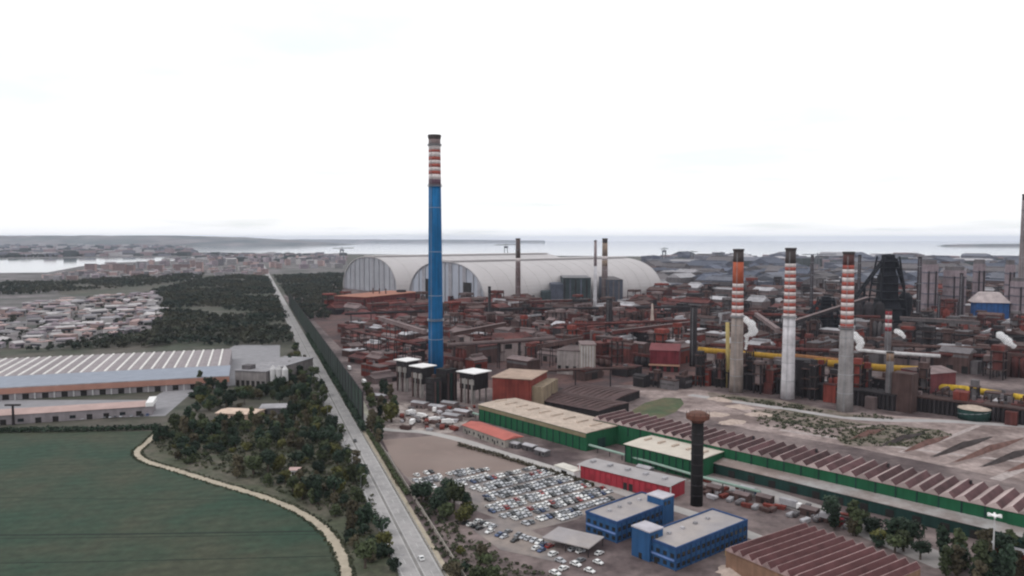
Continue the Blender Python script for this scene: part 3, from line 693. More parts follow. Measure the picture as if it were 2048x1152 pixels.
# red roofed house row by the inner road
o, w, d = hall('red_roofed_house', 'low house row with faded red roof beside the inner road', (926,850), (1010,880), (1042,872), 5, M('house_wall', (.26,.24,.22), streak=.2), M('red_tiles', (.40,.12,.10), var=.15), 1.6)
win_row(o, 9, 0, w, 0, 1.4, 1.2, 1.6)
for k in range(3): MB().box(w*k/3+4, w*k/3+5.2, -.15, .05, 0, 2.3).build('door', m_door, o)
o, w, d = hall('white_store', 'small plain white store between hedge and red hall', (1112,932), (1148,944), (1156,938), 4, m_white, M('white_roof', (.6,.57,.52)), 0)
MB().box(w*.3, w*.6, -.15, .05, 0, 3).build('door', m_door, o)
# dark houses with white roofs at the foot of the blue chimney
def white_top(label, c, wpx, top_py, hh=None):
    p = G(*c); w = wpx/(F/p.y); h = HT(p, top_py)
    o = thing('screening_house', label, 'building', p, rad(-40)); s = w*.62
    MB().box(-s/2, s/2, -s/2, s/2, h*.45, h-.4).build('wall', m_dark, o)
    MB().box(-s*.62, s*.62, -s*.62, s*.62, h-.4, h+.25).build('roof', m_white, o)
    for x in (-.42, 0, .42):
        for y in (-.42, .42): MB().box(s*x-.5, s*x+.5, s*y-.5, s*y+.5, 0, h*.45+.3).build('column', m_conc, o)
    MB().box(-s*.47, s*.47, -s*.53, -s*.5, h*.62, h*.78).build('window_band', m_conc, o)
    for k in range(4): MB().box(-s*.4+k*s*.24, -s*.33+k*s*.24, -s*.56, -s*.5, 0, h*.8).build('pilaster', m_conc if k % 2 else m_brown, o)
    return o
for lb, px_, py_, wp, tp in (('black sinter house hiding the foot of the blue chimney', 893, 800, 44, 738), ('low black house between the white-topped screening houses', 868, 806, 34, 757)):
    p = G(px_, py_); w = wp/(F/p.y); h = HT(p, tp); o = thing('sinter_house', lb, 'building', p, rad(-40)); sv = w*.68
    MB().box(-sv/2, sv/2, -sv/2, sv/2, 0, h).build('wall', m_dark, o); MB().box(-sv*.52, sv*.52, -sv*.52, sv*.52, h, h+.5).build('roof', m_black, o)
    for k in range(4): MB().box(-sv*.45, sv*.45, -sv/2-.3, -sv/2+.05, h*(.12+.22*k), h*(.2+.22*k)).build('window_band', m_door, o)
    for k in range(3): MB().box(sv/2, sv/2+.5, -sv*.4+k*sv*.3, -sv*.3+k*sv*.3, 0, h*.9).build('duct', m_green_dk if k == 1 else m_brown, o)
    MB().box(-sv*.2, sv*.1, -sv*.1, sv*.2, h+.5, h+3).build('roof_house', m_brown, o)
white_top('dark screening house with white flat roof, farthest from the tan hall', (815,780), 50, 719)
white_top('dark screening house with white flat roof at the blue chimney foot', (846,792), 52, 731)
white_top('dark screening house on pale columns with white roof beside the red box hall', (948,803), 66, 742)
o, w, d = hall('red_box_hall', 'boxy dark red hall behind the tan roofed hall', (985,755), (1062,760), (1078,742), 22, M('blood_red_sheet', (.17,.035,.028), streak=.35), M('tan_felt', (.34,.25,.20)), 0)
for k in range(4): MB().box(w*k/4+2, w*k/4+6, -.3, .05, 2, 6).build('gate', m_door, o)
MB().box(w, w+9, 2, d, 0, 17).build('annex', M('ribbed_tan', (.22,.17,.12), streak=.4), o)
o, w, d = hall('pale_block', 'tall pale grey bunker tower among rust roofs', (1163,690), (1191,690), (1194,683), 30, M('bunker_concrete', (.33,.29,.27), streak=.3), m_mauve, 0)
for k in range(5): MB().box(w*k/5, w*k/5+.5, -.4, 0, 0, 29).build('rib', m_conc_lt, o)
o, w, d = hall('pale_block', 'broad pale grey bunker house joined to the bunker tower', (1114,700), (1160,703), (1166,692), 22, M('bunker_concrete2', (.30,.265,.26), streak=.3), m_mauve, 0)
for k in range(3): MB().box(w*k/3+1, w*k/3+4, -.3, .05, 3, 8).build('doorway', m_door, o)
o, w, d = hall('pale_block', 'pale mauve gabled bunker house with dark round window', (985,688), (1055,684), (1060,662), 18, M('mauve_wall', (.29,.235,.23), streak=.25), m_rust, 5)
MB().box(w*.35, w*.55, -.4, .05, 12, 17).build('window', m_door, o)
o, w, d = hall('red_hall_far', 'tall rust red hall with orange roof before the far arched shed', (668,592), (733,595), (742,580), 26, M('deep_rust_wall', (.11,.026,.026), streak=.3), M('orange_roof', (.30,.13,.09), var=.2), 0)
for k in range(3): MB().box(w*(.3+k*.2), w*(.3+k*.2)+1.6, d*.5, d*.5+1.6, 26.6, 36).build('vent_stack', m_brown, o)
for k in range(4): MB().box(w*k/4+3, w*k/4+9, -.3, .05, 0, 9).build('gate', m_door, o)
MB().box(w*.02, w*.98, -.3, .05, 18, 21).build('window_band', m_brown, o)
o, w, d = hall('red_hall_far', 'dark crimson hall with peach eaves beside the thick black stack', (1300,700), (1358,702), (1368,690), 20, M('crimson_wall', (.13,.022,.03), streak=.3), M('crimson_roof', (.15,.045,.05), var=.2), 4)
MB().box(-1, w+1, -1.2, -.2, 5.5, 7).build('canopy', M('peach_canopy', (.42,.25,.18)), o)
for k in range(4): MB().box(w*k/4+2, w*k/4+6, -.3, .05, 0, 5).build('gate', m_door, o)
# black power house
o, w, d = hall('power_house', 'dark green-black boiler house before the arched shed', (1127,556), (1182,556), (1188,551), 50, M('boiler_dark', (.04,.055,.06), streak=.3), M('boiler_roof', (.16,.16,.17)), 0)
for k in range(5): MB().box(w*k/5+1, w*k/5+3.5, -.8, .1, 4, 47).build('duct', m_bluegrey if k % 2 else m_dark, o)
MB().box(-w*.45, 0, 2, d*.9, 0, 38).build('annex', m_bluegrey, o)
MB().box(-w*.8, -w*.45, 3, d*.8, 0, 24).build('annex', M('boiler_dark', (.04,.055,.06)), o)
o, w, d = hall('power_house', 'slate grey boiler house right of the brown banded stack', (1214,560), (1246,560), (1252,553), 46, m_bluegrey, m_grey, 0)
for k in range(3): MB().box(w*k/3+1, w*k/3+4, -.8, .1, 3, 44).build('duct', m_grey, o)
# blue hall with pale hipped roof
p = G(1976,640); o = thing('blue_hall', 'bright blue hall with pale hipped roof at the works edge', 'building', p, rad(-18)); s = 48
hb = HT(p, 604); ht_ = HT(p, 584)
MB().box(-s/2+3, s/2, -14, 14, 0, hb).build('wall', M('bright_blue', (.02,.075,.22), streak=.2), o)
b = MB(); e = [(-s/2-1,-16,hb),(s/2+2,-16,hb),(s/2+2,16,hb),(-s/2-1,16,hb)]; t = [(-s/2+11,-6,ht_),(s/2-11,-6,ht_),(s/2-11,6,ht_),(-s/2+11,6,ht_)]
b.face(e[::-1]); b.face(t)
for k in range(4): b.face([e[k], e[(k+1)%4], t[(k+1)%4], t[k]])
b.build('roof', M('pale_hip', (.42,.36,.36)), o)
for k in range(6): MB().box(-s/2+3.3+k*7.3, -s/2+4+k*7.3, -14.4, -14, 0, hb).build('pilaster', m_blue_dk, o)

# blast furnace
def furnace(label, base, top_py, sc_, mirror=1):
    p = G(*base); Ht = HT(p, top_py); o = thing('blast_furnace', label, 'furnace', p); mt = M('furnace_black', (.012,.013,.018), streak=.3, var=.4)
    r = Ht*.115*sc_
    MB().lathe([(r*1.15,0),(r*1.25,Ht*.14),(r*1.3,Ht*.2),(r*.95,Ht*.5),(r*.7,Ht*.62),(r*.5,Ht*.66)], 18).build('shell', mt, o)
    for x in (-1,1):
        for y in (-1,1): MB().tube([(x*r*1.7,y*r*1.7,0),(x*r*1.25,y*r*1.25,Ht*.6),(x*r*.85,y*r*.85,Ht*.97)], r*.10, 6).build('leg', mt, o)
    MB().lathe([(r*1.9,0),(r*1.8,Ht*.3),(r*1.35,Ht*.45),(r*1.25,Ht*.7),(r*.95,Ht*.78),(r*.8,Ht*.97)], 4).build('casing', mt, o).rotation_euler = (0,0,.6)
    for k, zf in enumerate((.16,.3,.42,.52,.62,.72,.82,.9)):
        s = r*(1.85-.95*zf); MB().box(-s,s,-s,s,Ht*zf,Ht*zf+1.0).build('platform', mt, o)
    for x in (-1,1):
        MB().tube([(x*r*.45,0,Ht*.64),(x*r*.65,0,Ht*.82),(x*r*.35,0,Ht*.95)], r*.2, 8).build('uptake', mt, o)
    MB().tube([(0,0,Ht*.95),(mirror*r*1.0,r*.3,Ht*.93),(mirror*r*2.2,r*.8,Ht*.6),(mirror*r*2.6,r,Ht*.42)], r*.23, 10).build('downcomer', mt, o)
    MB().lathe([(r*.5,Ht*.18),(r*.75,Ht*.3),(r*.75,Ht*.44),(r*.4,Ht*.5)], 14, mirror*r*2.6, r).build('dust_catcher', mt, o)
    MB().lathe([(r*.55,Ht*.93),(r*.7,Ht*.955),(r*.7,Ht*.99),(r*.4,Ht*1.0)], 14).build('top_hopper', mt, o)
    b = MB()
    for s in (-1,1): b.tube([(-mirror*r*4.6,s*r*.3,Ht*.28),(-mirror*r*.5,s*r*.3,Ht*.93)], r*.13, 5)
    for k in range(10):
        t = k/10; b.tube([(-mirror*r*(4.6-4.1*t),-r*.3,Ht*(.28+.65*t)),(-mirror*r*(4.6-4.1*t),r*.3,Ht*(.28+.65*t))], r*.09, 4)
    b.tube([(-mirror*r*4.6,0,0),(-mirror*r*4.6,0,Ht*.28)], r*.2, 6); b.tube([(-mirror*r*2.6,0,0),(-mirror*r*2.6,0,Ht*.58)], r*.14, 6)
    b.build('skip_bridge', mt, o)
    for k in range(3):
        MB().lathe([(r*.55,0),(r*.55,Ht*.32),(r*.4,Ht*.38),(r*.12,Ht*.41)], 14, -mirror*(r*1.8+k*r*1.25), -r*2.1).build('hot_stove', m_dark, o)
    MB().box(-r*2.4, r*2.6, -r*1.9, r*2.2, 0, Ht*.13).build('cast_house', m_dark, o)
    return o
furnace('tall black blast furnace with inclined skip bridge', (1772,664), 508, .98)
furnace('smaller sooty furnace tower hidden behind the middle striped chimney', (1650,672), 592, 1.4)
# pinkish towers right of the furnace
m_pink = M('pink_dusk_sheet', (.24,.195,.215), streak=.2); 
for lb, x0, x1, yb, yt in (('square pinkish tower block right of the furnace', 1850,1874,632,520), ('broad pinkish tower block before the sea', 1900,1930,632,533), ('low pinkish tower with flared head', 1952,1968,630,519), ('dusky square tower beside the tall thin stack', 2014,2027,640,520), ('stout dusky block at the foot of the tall thin stack', 2034,2060,645,556)):
    pa, pb = G(x0,yb), G(x1,yb); w = pb.x-pa.x; h = HT(pa, yt)
    o = thing('process_tower', lb, 'tower', (pa+pb)/2)
    MB().box(-w/2, w/2, 0, w, 0, h*.92).build('wall', m_pink, o)
    MB().box(-w*.45, w*.4, w*.1, w*.9, h*.92, h).build('head', m_grey, o)
    for k in range(4): MB().box(-w/2-.8, w/2+.8, -.8, w+.8, h*(.2+.19*k), h*(.2+.19*k)+1.2).build('gallery', m_bluegrey, o)
    for k in (-1,1): MB().box(k*w*.3-1, k*w*.3+1, -1.2, 0, 0, h*.8).build('duct', m_dark, o)

# ================================================================ DUCTS, BATTERIES, FENCES
def on_legs(name, label, cat, pts, r, mat, legm, every=18, n=12, group=None, part='pipe', both=True):
    p0 = pts[0]; o = thing(name, label, cat, (p0.x, p0.y, 0), 0, group)
    loc = [p - Vector((p0.x, p0.y, 0)) for p in pts]
    MB().tube(loc, r, n).build(part, mat, o, True)
    for i in range(len(loc)-1):
        a, b = loc[i], loc[i+1]; k = max(1, int((b-a).length/every))
        dd = (b-a); dd.z = 0; dd.normalize(); nn = Vector((-dd.y, dd.x, 0))
        for j in range(k):
            q = a.lerp(b, (j+.3)/k); bb = MB()
            if both and q.z > 8:
                for s in (-1, 1): bb.tube([q*1 + nn*s*r*1.5 - Vector((0,0,q.z)), q + nn*s*r*.7 - Vector((0,0,r*.8))], .45, 5)
                bb.tube([q + nn*r*1.2 - Vector((0,0,r+.3)), q - nn*r*1.2 - Vector((0,0,r+.3))], .5, 5)
                for zz in (.35,.65): bb.tube([q + nn*r*1.25 - Vector((0,0,q.z*zz)), q - nn*r*1.25 - Vector((0,0,q.z*zz))], .25, 4)
            else:
                bb.tube([q - Vector((0,0,q.z)), q - Vector((0,0,r*.7))], .25, 5)
            bb.build('support', legm, o)
    return o
on_legs('gas_duct', 'yellow gas duct on trestles passing behind the left striped chimney', 'duct', [AT(1396,699,690), AT(1450,704,682), AT(1565,714,664), AT(1652,722,652)], 2.5, m_yellow, m_dark)
on_legs('gas_duct', 'yellow gas duct section between thick grey chimney and maroon hall', 'duct', [AT(1655,726,640), AT(1765,736,624), AT(1885,742,612)], 3.0, m_yellow, m_dark)
on_legs('gas_duct', 'low bright yellow gas duct on the right above the green tank', 'duct', [AT(1850,772,590), AT(1930,778,580), AT(2045,796,560), AT(2180,812,545)], 2.6, M('lemon_paint', (.50,.33,.035), streak=.3, var=.2), m_dark)
on_legs('gas_duct', 'rust orange duct between middle and right striped chimneys', 'duct', [AT(1585,712,660), AT(1680,722,650)], 2.2, M('orange_rust_paint', (.26,.12,.05), streak=.3), m_dark)
o = on_legs('riser_pipe', 'pale yellow riser pipe beside the left striped chimney', 'pipe', [G(1456,775), AT(1455,645,G(1456,775).y)], 1.6, M('pale_yellow_paint', (.42,.33,.14), streak=.2), m_dark, every=1e9)
on_legs('pipe_bridge', 'long pale green pipe on low posts along the green halls', 'pipe', [G(946,826,3.5), G(1100,868,3.5), G(1262,913,3.5), G(1392,951,3.5), G(1520,984,3.5)], .75, M('verdigris_paint', (.26,.36,.31), var=.15), m_dark, every=9, n=8)
on_legs('pipe_bridge', 'grey pipe run crossing behind the striped chimneys', 'pipe', [AT(1715,700,700), AT(1765,705,690), AT(1880,712,680)], 1.6, m_conc_lt, m_dark)
on_legs('pipe_bridge', 'rusty pipe bridge behind the yellow ducts', 'pipe', [AT(1420,690,760), AT(1620,700,740), AT(1850,708,720), AT(2100,716,705)], 1.8, m_rust, m_dark)
PB = [('rusty pipe bridge left of the blue chimney foot', (700,660,880), (840,690,700)), ('dark pipe bridge before the far arched shed', (690,628,1050), (850,622,1050)), ('mauve pipe bridge right of the blue chimney', (895,690,720), (1110,676,760)), ('sooty pipe bridge before the pale bunker tower', (1060,742,640), (1270,735,640)),
      ('rusty pipe bridge under the short black stack', (1120,650,900), (1400,640,900)), ('brown pipe bridge in front of the near arched shed', (1000,618,1150), (1400,614,1150)), ('dark pipe bridge behind the coke oven batteries', (1400,735,660), (1700,752,620)), ('grey pipe bridge behind the maroon hall', (1760,690,740), (2080,700,720)), ('sooty pipe bridge around the furnace foot', (1480,628,980), (1760,634,980)), ('rusty pipe bridge on the far right below the blue hall', (1860,668,850), (2090,676,830))]
for k, (lb, a_, b2) in enumerate(PB):
    on_legs('pipe_bridge', lb, 'pipe', [AT(*a_), AT(*b2)], 1.2+.35*(k % 3), (m_rust, m_dark, m_mauve, m_brown)[k % 4], m_dark, every=22, n=8)
# coke oven batteries behind the striped chimneys
def battery(label, A, B, h, dep, mats, nb):
    a, b = G(*A), G(*B); d = (b-a); w = d.length; d.normalize()
    o = thing('coke_battery', label, 'coke oven', a, math.atan2(d.y, d.x))
    MB().box(0, w, 0, dep, 0, h).build('wall', mats[0], o)
    MB().box(-.5, w+.5, -1.5, dep+1.5, h, h+1.2).build('roof', mats[1], o)
    me = MB().box(-.7, .7, -1.3, 0, 0, h-.05).mesh('buttress', mats[2])
    for k in range(nb): put('buttress', me, o, (w*(k+.5)/nb, 0, 0))
    me = MB().tube([(0,0,0),(0,0,3.5),(0,1.6,4.6)], .5, 6).mesh('standpipe', m_dark)
    for k in range(nb*2//3): put('standpipe', me, o, (w*(k+.5)/(nb*2//3), dep*.75, h+1.2))
    MB().box(w*.3, w*.3+9, 2, dep-2, h+1.2, h+7).build('charging_car', m_rust2, o)
    MB().box(w*.72, w*.72+7, -7, -1.6, 0, 9).build('coke_guide', mats[3], o)
    q = MB().box(w*.95, w*.95+14, 1, dep*.9, 0, h+17).build('coal_tower', mats[4], o)
    return o
battery('long sooty coke oven battery behind left and middle striped chimneys', (1398,768), (1590,792), 12, 15, (m_dark, m_dark, m_dark, m_rust, m_dark), 26)
battery('sooty coke oven battery behind the thick grey chimney', (1612,795), (1790,823), 11, 14, (m_dark, m_dark, m_dark, m_mauve, m_brown), 22)
battery('dark coke oven battery under the low yellow duct', (1830,822), (2090,856), 10, 14, (m_dark, m_brown, m_dark, m_rust, m_dark), 28)
o, w, d = hall('maroon_hall', 'maroon hall with mauve roof under the right yellow duct', (1862,748), (1912,744), (1914,728), 22, M('maroon_sheet', (.14,.04,.045), streak=.25), m_mauve, 3)
for k in range(3): MB().box(w*k/3+2, w*k/3+5, -.3, .05, 2, 8).build('gate', m_door, o)
o = thing('round_tank', 'low dark green round tank with white lid near the dust yard', 'tank', G(1948,838)); 
MB().lathe([(10,0),(10,7.5)], 24).build('shell', m_green_dk, o, True); MB().lathe([(10.4,7.5),(9.5,8.4),(4,9.6),(.5,10)], 24).build('lid', m_tan, o)
b = MB()
for k in range(14): b.tube([(10.1*math.cos(k*.45),10.1*math.sin(k*.45),k*.55),(10.1*math.cos(k*.45+.45),10.1*math.sin(k*.45+.45),k*.55+.55)], .18, 4)
b.build('stair', m_steel, o)
# windbreak barrier beside the road
m_net = M('windbreak_mesh', (.024,.034,.032), var=.4, scale=.06, streak=.35, col2=(.022,.042,.030), patch=.012)
t0, t1, off, stepb = 232, 1250, 10.2, 19
o = thing('windbreak_barrier', 'tall dark windbreak barrier fence along the works side of the road', 'fence', ROADP(t0, off), roty)
nb = int((t1-t0)/stepb); hp = 25.0
mp_ = [MB().box(.4, stepb-.4, -.12, .12, .5, hp-1.2+e).mesh('panel', m_net) for e in (0,.3,-.2)]
mq_ = MB().box(-.4, .4, -.5, .5, 0, hp-.6).mesh('post', m_dark); mr_ = MB().box(.4, stepb-.4, -.25, .25, hp-1.15, hp-.75).mesh('top_rail', m_dark)
for k in range(nb):
    put('panel', mp_[k % 3], o, (k*stepb,0,0)); put('post', mq_, o, (k*stepb,0,0)); put('top_rail', mr_, o, (k*stepb,0,0))
hedge('tall overgrown hedge climbing the foot of the windbreak barrier', [ROADP(t_, 9.0) for t_ in range(222, 760, 30)], 3.4, 7.0, m_leaf[1], per=34, size=1.0)
hedge('overgrown roadside hedge running on from the barrier end', [ROADP(t_, 11.5) for t_ in (90, 120, 150, 180, 210, 226)], 2.6, 3.2, m_leaf[0])
for k in range(7): tree('tall', ROADP(222-k*6, 13+R.uniform(0,5)), R.uniform(.9,1.5)*(1.2-.08*k), 'slender tree at the near end of the windbreak barrier', 'trees at the barrier end')
# guard rails
for side, lb in ((-8.1,'steel guard rail along the field side of the road'), (8.0,'steel guard rail along the works side of the road')):
    o = thing('guard_rail', lb, 'guard rail', ROADP(-150, side), roty)
    MB().box(0, 520, -.05, .05, .45, .8).build('rail', m_steel, o)
    me = MB().box(-.06,.06,-.06,.06,0,.75).mesh('post', m_steel)
    for k in range(65): put('post', me, o, (k*8,0.1,0))

# ================================================================ DEPOT ON THE LEFT
a = G(456,751,10); Ld = (G(456,698,11)-a).dot(RD); Wl = 330
o = thing('long_warehouse', 'vast warehouse with white skylight strips and orange fascia by the green field', 'warehouse', Vector((a.x,a.y,0)) - RN*Wl, math.atan2(RN.y, RN.x))
MB().box(0, Wl, 0, Ld, 0, 9.8).build('wall', M('warehouse_wall', (.27,.25,.265), streak=.12), o)
MB().prism_x([(-1,9.9),(Ld*.30,11.2),(Ld*.30,10.0),(-1,9.82)], -1, Wl+1).build('front_roof', M('blue_grey_roof', (.25,.275,.33), var=.1), o)
nb = 36; bw = Wl/nb
mb1 = MB().prism_y([(0,0),(bw*.98,0),(bw*.98,.3),(bw*.5,1.2),(0,.3)], Ld*.305, Ld+1).mesh('roof_bay', M('mauve_grey_roof', (.265,.235,.245), var=.12, rand=.1))
mb2 = MB().prism_y([(-.95,0),(.95,0),(.7,.9),(-.7,.9)], Ld*.31, Ld+.6).mesh('skylight', M('skylight_white', (.70,.68,.66), var=.1))
for k in range(nb):
    put('roof_bay', mb1, o, (k*bw, 0, 10.0)); put('skylight', mb2, o, ((k+.03)*bw, 0, 10.5))
MB().box(-1, Wl+1, -1.4, -1.0, 4.9, 9.85).build('fascia', M('orange_fascia', (.36,.19,.15), var=.12), o)
MB().box(-1, Wl+1, -1.45, -1.02, 9.4, 10.1).build('gutter', m_palegrey, o)
me = MB().box(-2.2,2.2,-.2,.05,0,4.2).mesh('dock_door', m_door)
for k in range(24): put('dock_door', me, o, (8+k*13.4, 0, 0))
me = MB().box(-.4,.4,-.9,-.05,0,6.4).mesh('column', m_conc_lt)
for k in range(25): put('column', me, o, (1+k*13.4, 0, 0))
a = G(304,812,6.5)
o = thing('depot_annex', 'low pink-roofed annex with dark doors in front of the warehouse', 'building', Vector((a.x,a.y,0)) - RN*210, math.atan2(RN.y, RN.x))
MB().box(0, 210, 0, 21, 0, 6.5).build('wall', M('annex_wall', (.25,.225,.24), streak=.12), o)
MB().prism_x([(-.8,6.55),(21.8,6.55),(10.5,8.6)], -.8, 210.8).build('roof', M('pink_roof', (.40,.29,.27), var=.12), o)
for k in range(20): MB().box(4+k*10.3, 7.6+k*10.3, -.15, .05, 0 if k % 3 else 1.4, 3.6).build('gate' if k % 3 else 'window', m_door if k % 3 else m_glass, o)
MB().box(206, 210.9, -1, 22, 6.4, 9.2).build('gable_wall', m_white, o)
o = thing('pillar_mast', 'dark T-shaped mast standing before the low annex', 'mast', G(27,850)); MB().tube([(0,0,0),(0,0,13)], [.9,.7], 8).build('post', m_dark, o); MB().box(-5,5,-.8,.8,13,14).build('crossbeam', m_dark, o)
o, w, d = hall('batching_plant', 'grey batching plant with pale flat roof beside the warehouse', (470,741), (531,744), (533,712), 13, M('plant_wall', (.22,.20,.20), streak=.25), m_palegrey, 0)
MB().box(4, 12, 4, 12, 13.6, 17).build('roof_house', m_grey, o)
for k in range(3): MB().lathe([(2.6,4),(2.6,15),(.6,18)], 14, w+4+k*5.6, 5).build('silo', m_conc_lt, o)
for k in range(6): MB().box(w*k/6+1, w*k/6+4, -.2, .05, 0, 5).build('gate', m_door, o)
o, w, d = hall('gate_house', 'little house with pale orange roof among trees near the field corner', (432,826), (506,829), (512,818), 4, M('peach_wall', (.50,.36,.29)), M('peach_roof', (.55,.42,.34)), .9)
win_row(o, 6, 0, w, 0, 1.2, 1.3, 1.4)
o, w, d = hall('gate_house', 'grey flat shed beside the depot entrance trees', (520,818), (576,816), (578,808), 4, m_grey, m_palegrey, 0)
MB().box(2, 5, -.15, .05, 0, 3).build('door', m_door, o)
o, w, d = hall('gate_house', 'tiny white hut hidden in the tree belt', (580,940), (596,940), (598,935), 3, m_white, M('rose_roof', (.5,.35,.33)), .8)
MB().box(1, 2, -.15, .05, 0, 2).build('door', m_door, o)

# ================================================================ GENERIC WORKS BUILDINGS
OCC = []
def free(x, y, r):
    for ox, oy, orr in OCC:
        if (x-ox)**2 + (y-oy)**2 < (r+orr)**2: return False
    return True
for (px, py, r) in ((872,764,13),(1472,784,10),(1575,797,10),(1689,822,10),(846,785,26),(815,778,20),(948,800,24),(1020,790,34),(1178,745,18),(702,640,44),(1330,745,26),(1140,745,24),(1020,735,26),(1036,612,14),(1209,606,14),(1190,624,12),(1218,672,12),(1386,732,14),(979,640,10),(1304,662,12),(1150,612,75),(1772,664,46),(1650,672,30),(1976,640,36),(1863,640,22),(1916,644,24),(1961,636,18),(2030,650,28),(1835,668,8),(1716,640,8),(1622,625,8),(1777,740,10),(1890,800,26)):
    q = G(px, py); OCC.append((q.x, q.y, r))
SITE = rad(-44)
def g_shed(o, w, d, h, wm, rm, r):
    MB().box(-w/2, w/2, -d/2, d/2, 0, h).build('wall', wm, o)
    rh = r.uniform(.12,.25)*d
    MB().prism_x([(-d/2-.6,h+.02),(d/2+.6,h+.02),(0,h+rh)], -w/2-.6, w/2+.6).build('roof', rm, o)
    if r.random() < .6: MB().prism_x([(-1.6,h+rh*.8),(1.6,h+rh*.8),(1.6,h+rh+1.6),(0,h+rh+2.3),(-1.6,h+rh+1.6)], -w*.42, w*.42).build('roof_monitor', rm, o)
    for k in range(r.randint(1,3)):
        x = r.uniform(-w*.4, w*.3); MB().box(x, x+r.uniform(3,6), -d/2-.2, -d/2+.05, 0, min(h*.7, 7)).build('gate', m_door, o)
    MB().box(-w*.48, w*.48, -d/2-.15, -d/2+.05, h*.78, h*.9).build('window_band', m_grey, o)
    if r.random() < .5: MB().box(w/2, w/2+r.uniform(5,10), -d*.3, d*.3, 0, h*r.uniform(.4,.7)).build('annex', r.choice((wm, rm, m_brown)), o)
def g_block(o, w, d, h, wm, rm, r):
    MB().box(-w/2, w/2, -d/2, d/2, 0, h).build('wall', wm, o)
    MB().box(-w/2-.3, w/2+.3, -d/2-.3, d/2+.3, h, h+.8).build('roof', rm, o)
    for k in range(r.randint(1,3)):
        x, y = r.uniform(-w*.4,w*.2), r.uniform(-d*.4,d*.2); MB().box(x, x+r.uniform(2,w*.25), y, y+r.uniform(2,d*.25), h+.8, h+r.uniform(2,5)).build('roof_house', r.choice((wm, m_grey, m_brown)), o)
    nfl = max(1, int(h/6))
    for k in range(nfl): MB().box(-w*.46, w*.46, -d/2-.18, -d/2+.05, h*(k+.45)/nfl, h*(k+.68)/nfl).build('window_band', r.choice((m_door, m_grey)), o)
    for k in range(int(w/6)): MB().box(-w/2+k*6, -w/2+k*6+.6, -d/2-.4, -d/2, 0, h).build('pilaster', wm, o)
def g_tower(o, w, d, h, wm, rm, r):
    s = min(w, d)*.4
    for x in (-1,1):
        for y in (-1,1): MB().box(x*s-.5, x*s+.5, y*s-.5, y*s+.5, 0, h).build('leg', m_dark, o)
    n = max(2, int(h/7))
    for k in range(1, n+1):
        MB().box(-s-1, s+1, -s-1, s+1, h*k/n-.5, h*k/n+.1).build('platform', m_brown, o)
        if r.random() < .6 and k < n: MB().box(-s*.8, s*.7, -s*.8, s*.8, h*k/n+.1, h*(k+.8)/n).build('cabin', wm, o)
    MB().lathe([(.6,h*.35),(s*.6,h*.5),(s*.6,h*.8),(s*.3,h*.9)], 12).build('hopper', rm, o)
    MB().box(-s*1.05, s*1.05, -s*1.05, s*1.05, h+.1, h+r.uniform(2,5)).build('head_house', wm, o)
def g_silos(o, w, d, h, wm, rm, r):
    n = r.randint(2,4); R_ = w/n/2*.92
    for k in range(n): MB().lathe([(R_,0),(R_,h*.85),(R_*.3,h*.97),(R_*.25,h)], 14, -w/2+R_+k*w/n, 0).build('silo', wm, o, True)
    MB().box(-w/2, w/2, -1.2, 1.2, h, h+2.5).build('gallery', rm, o)
    MB().box(-w/2-3, -w/2-.3, -2, 2, 0, h+2.5).build('lift_tower', rm, o)
def g_mound(o, w, d, h, wm, rm, r):
    n, k = 22, 6; b = MB(); rings = []
    for j in range(k):
        t = j/(k-1); rw = (1-t)**.9*.98 + .02
        rings.append([(w/2*rw*math.cos(2*math.pi*a/n)*(1+.10*math.sin(a*2.7+j)), d/2*rw*math.sin(2*math.pi*a/n)*(1+.12*math.sin(a*1.9-j)), h*t*(1-.1*math.sin(a))) for a in range(n)])
    for j in range(k-1):
        for a in range(n): b.face([rings[j][a], rings[j][(a+1)%n], rings[j+1][(a+1)%n], rings[j+1][a]])
    b.face(rings[-1]); return b
GEN = {'shed': (g_shed,'works_shed','shed','gabled shed'), 'block': (g_block,'works_block','building','flat-roofed block'), 'tower': (g_tower,'steel_tower','tower','steel frame tower'), 'silos': (g_silos,'silo_row','silo','row of silos')}
PAL = {'rust': [(m_rust,m_rust,'rusty red'),(m_rust2,m_mauve,'red oxide'),(m_brown,m_mauve,'dusty brown'),(m_rust,m_brown,'dark rusty'),(m_brown,m_rust,'brown'),(m_mauve,m_mauve,'dusty mauve'),(m_brown,m_palegrey,'pale-topped brown'),(m_dark,m_rust,'sooty')],
       'dusk': [(m_dark,m_brown,'sooty'),(m_brown,m_grey,'dusty brown'),(m_grey,m_brown,'grey'),(m_rust2,m_rust,'red oxide'),(m_rust,m_brown,'rusty red'),(m_mauve,m_palegrey,'pale-topped mauve'),(m_dark,m_dark,'black')],
       'far': [(m_bluegrey,M('slate_roof', (.12,.125,.15), rand=.3),'slate-roofed'),(m_grey,m_bluegrey,'dark grey'),(m_grey,m_grey,'grey'),(m_bluegrey,m_bluegrey,'blue grey'),(m_grey,m_palegrey,'pale-roofed grey'),(m_mauve,m_grey,'dusty mauve'),(m_brown,m_bluegrey,'brown-walled')]}
count_g = 0
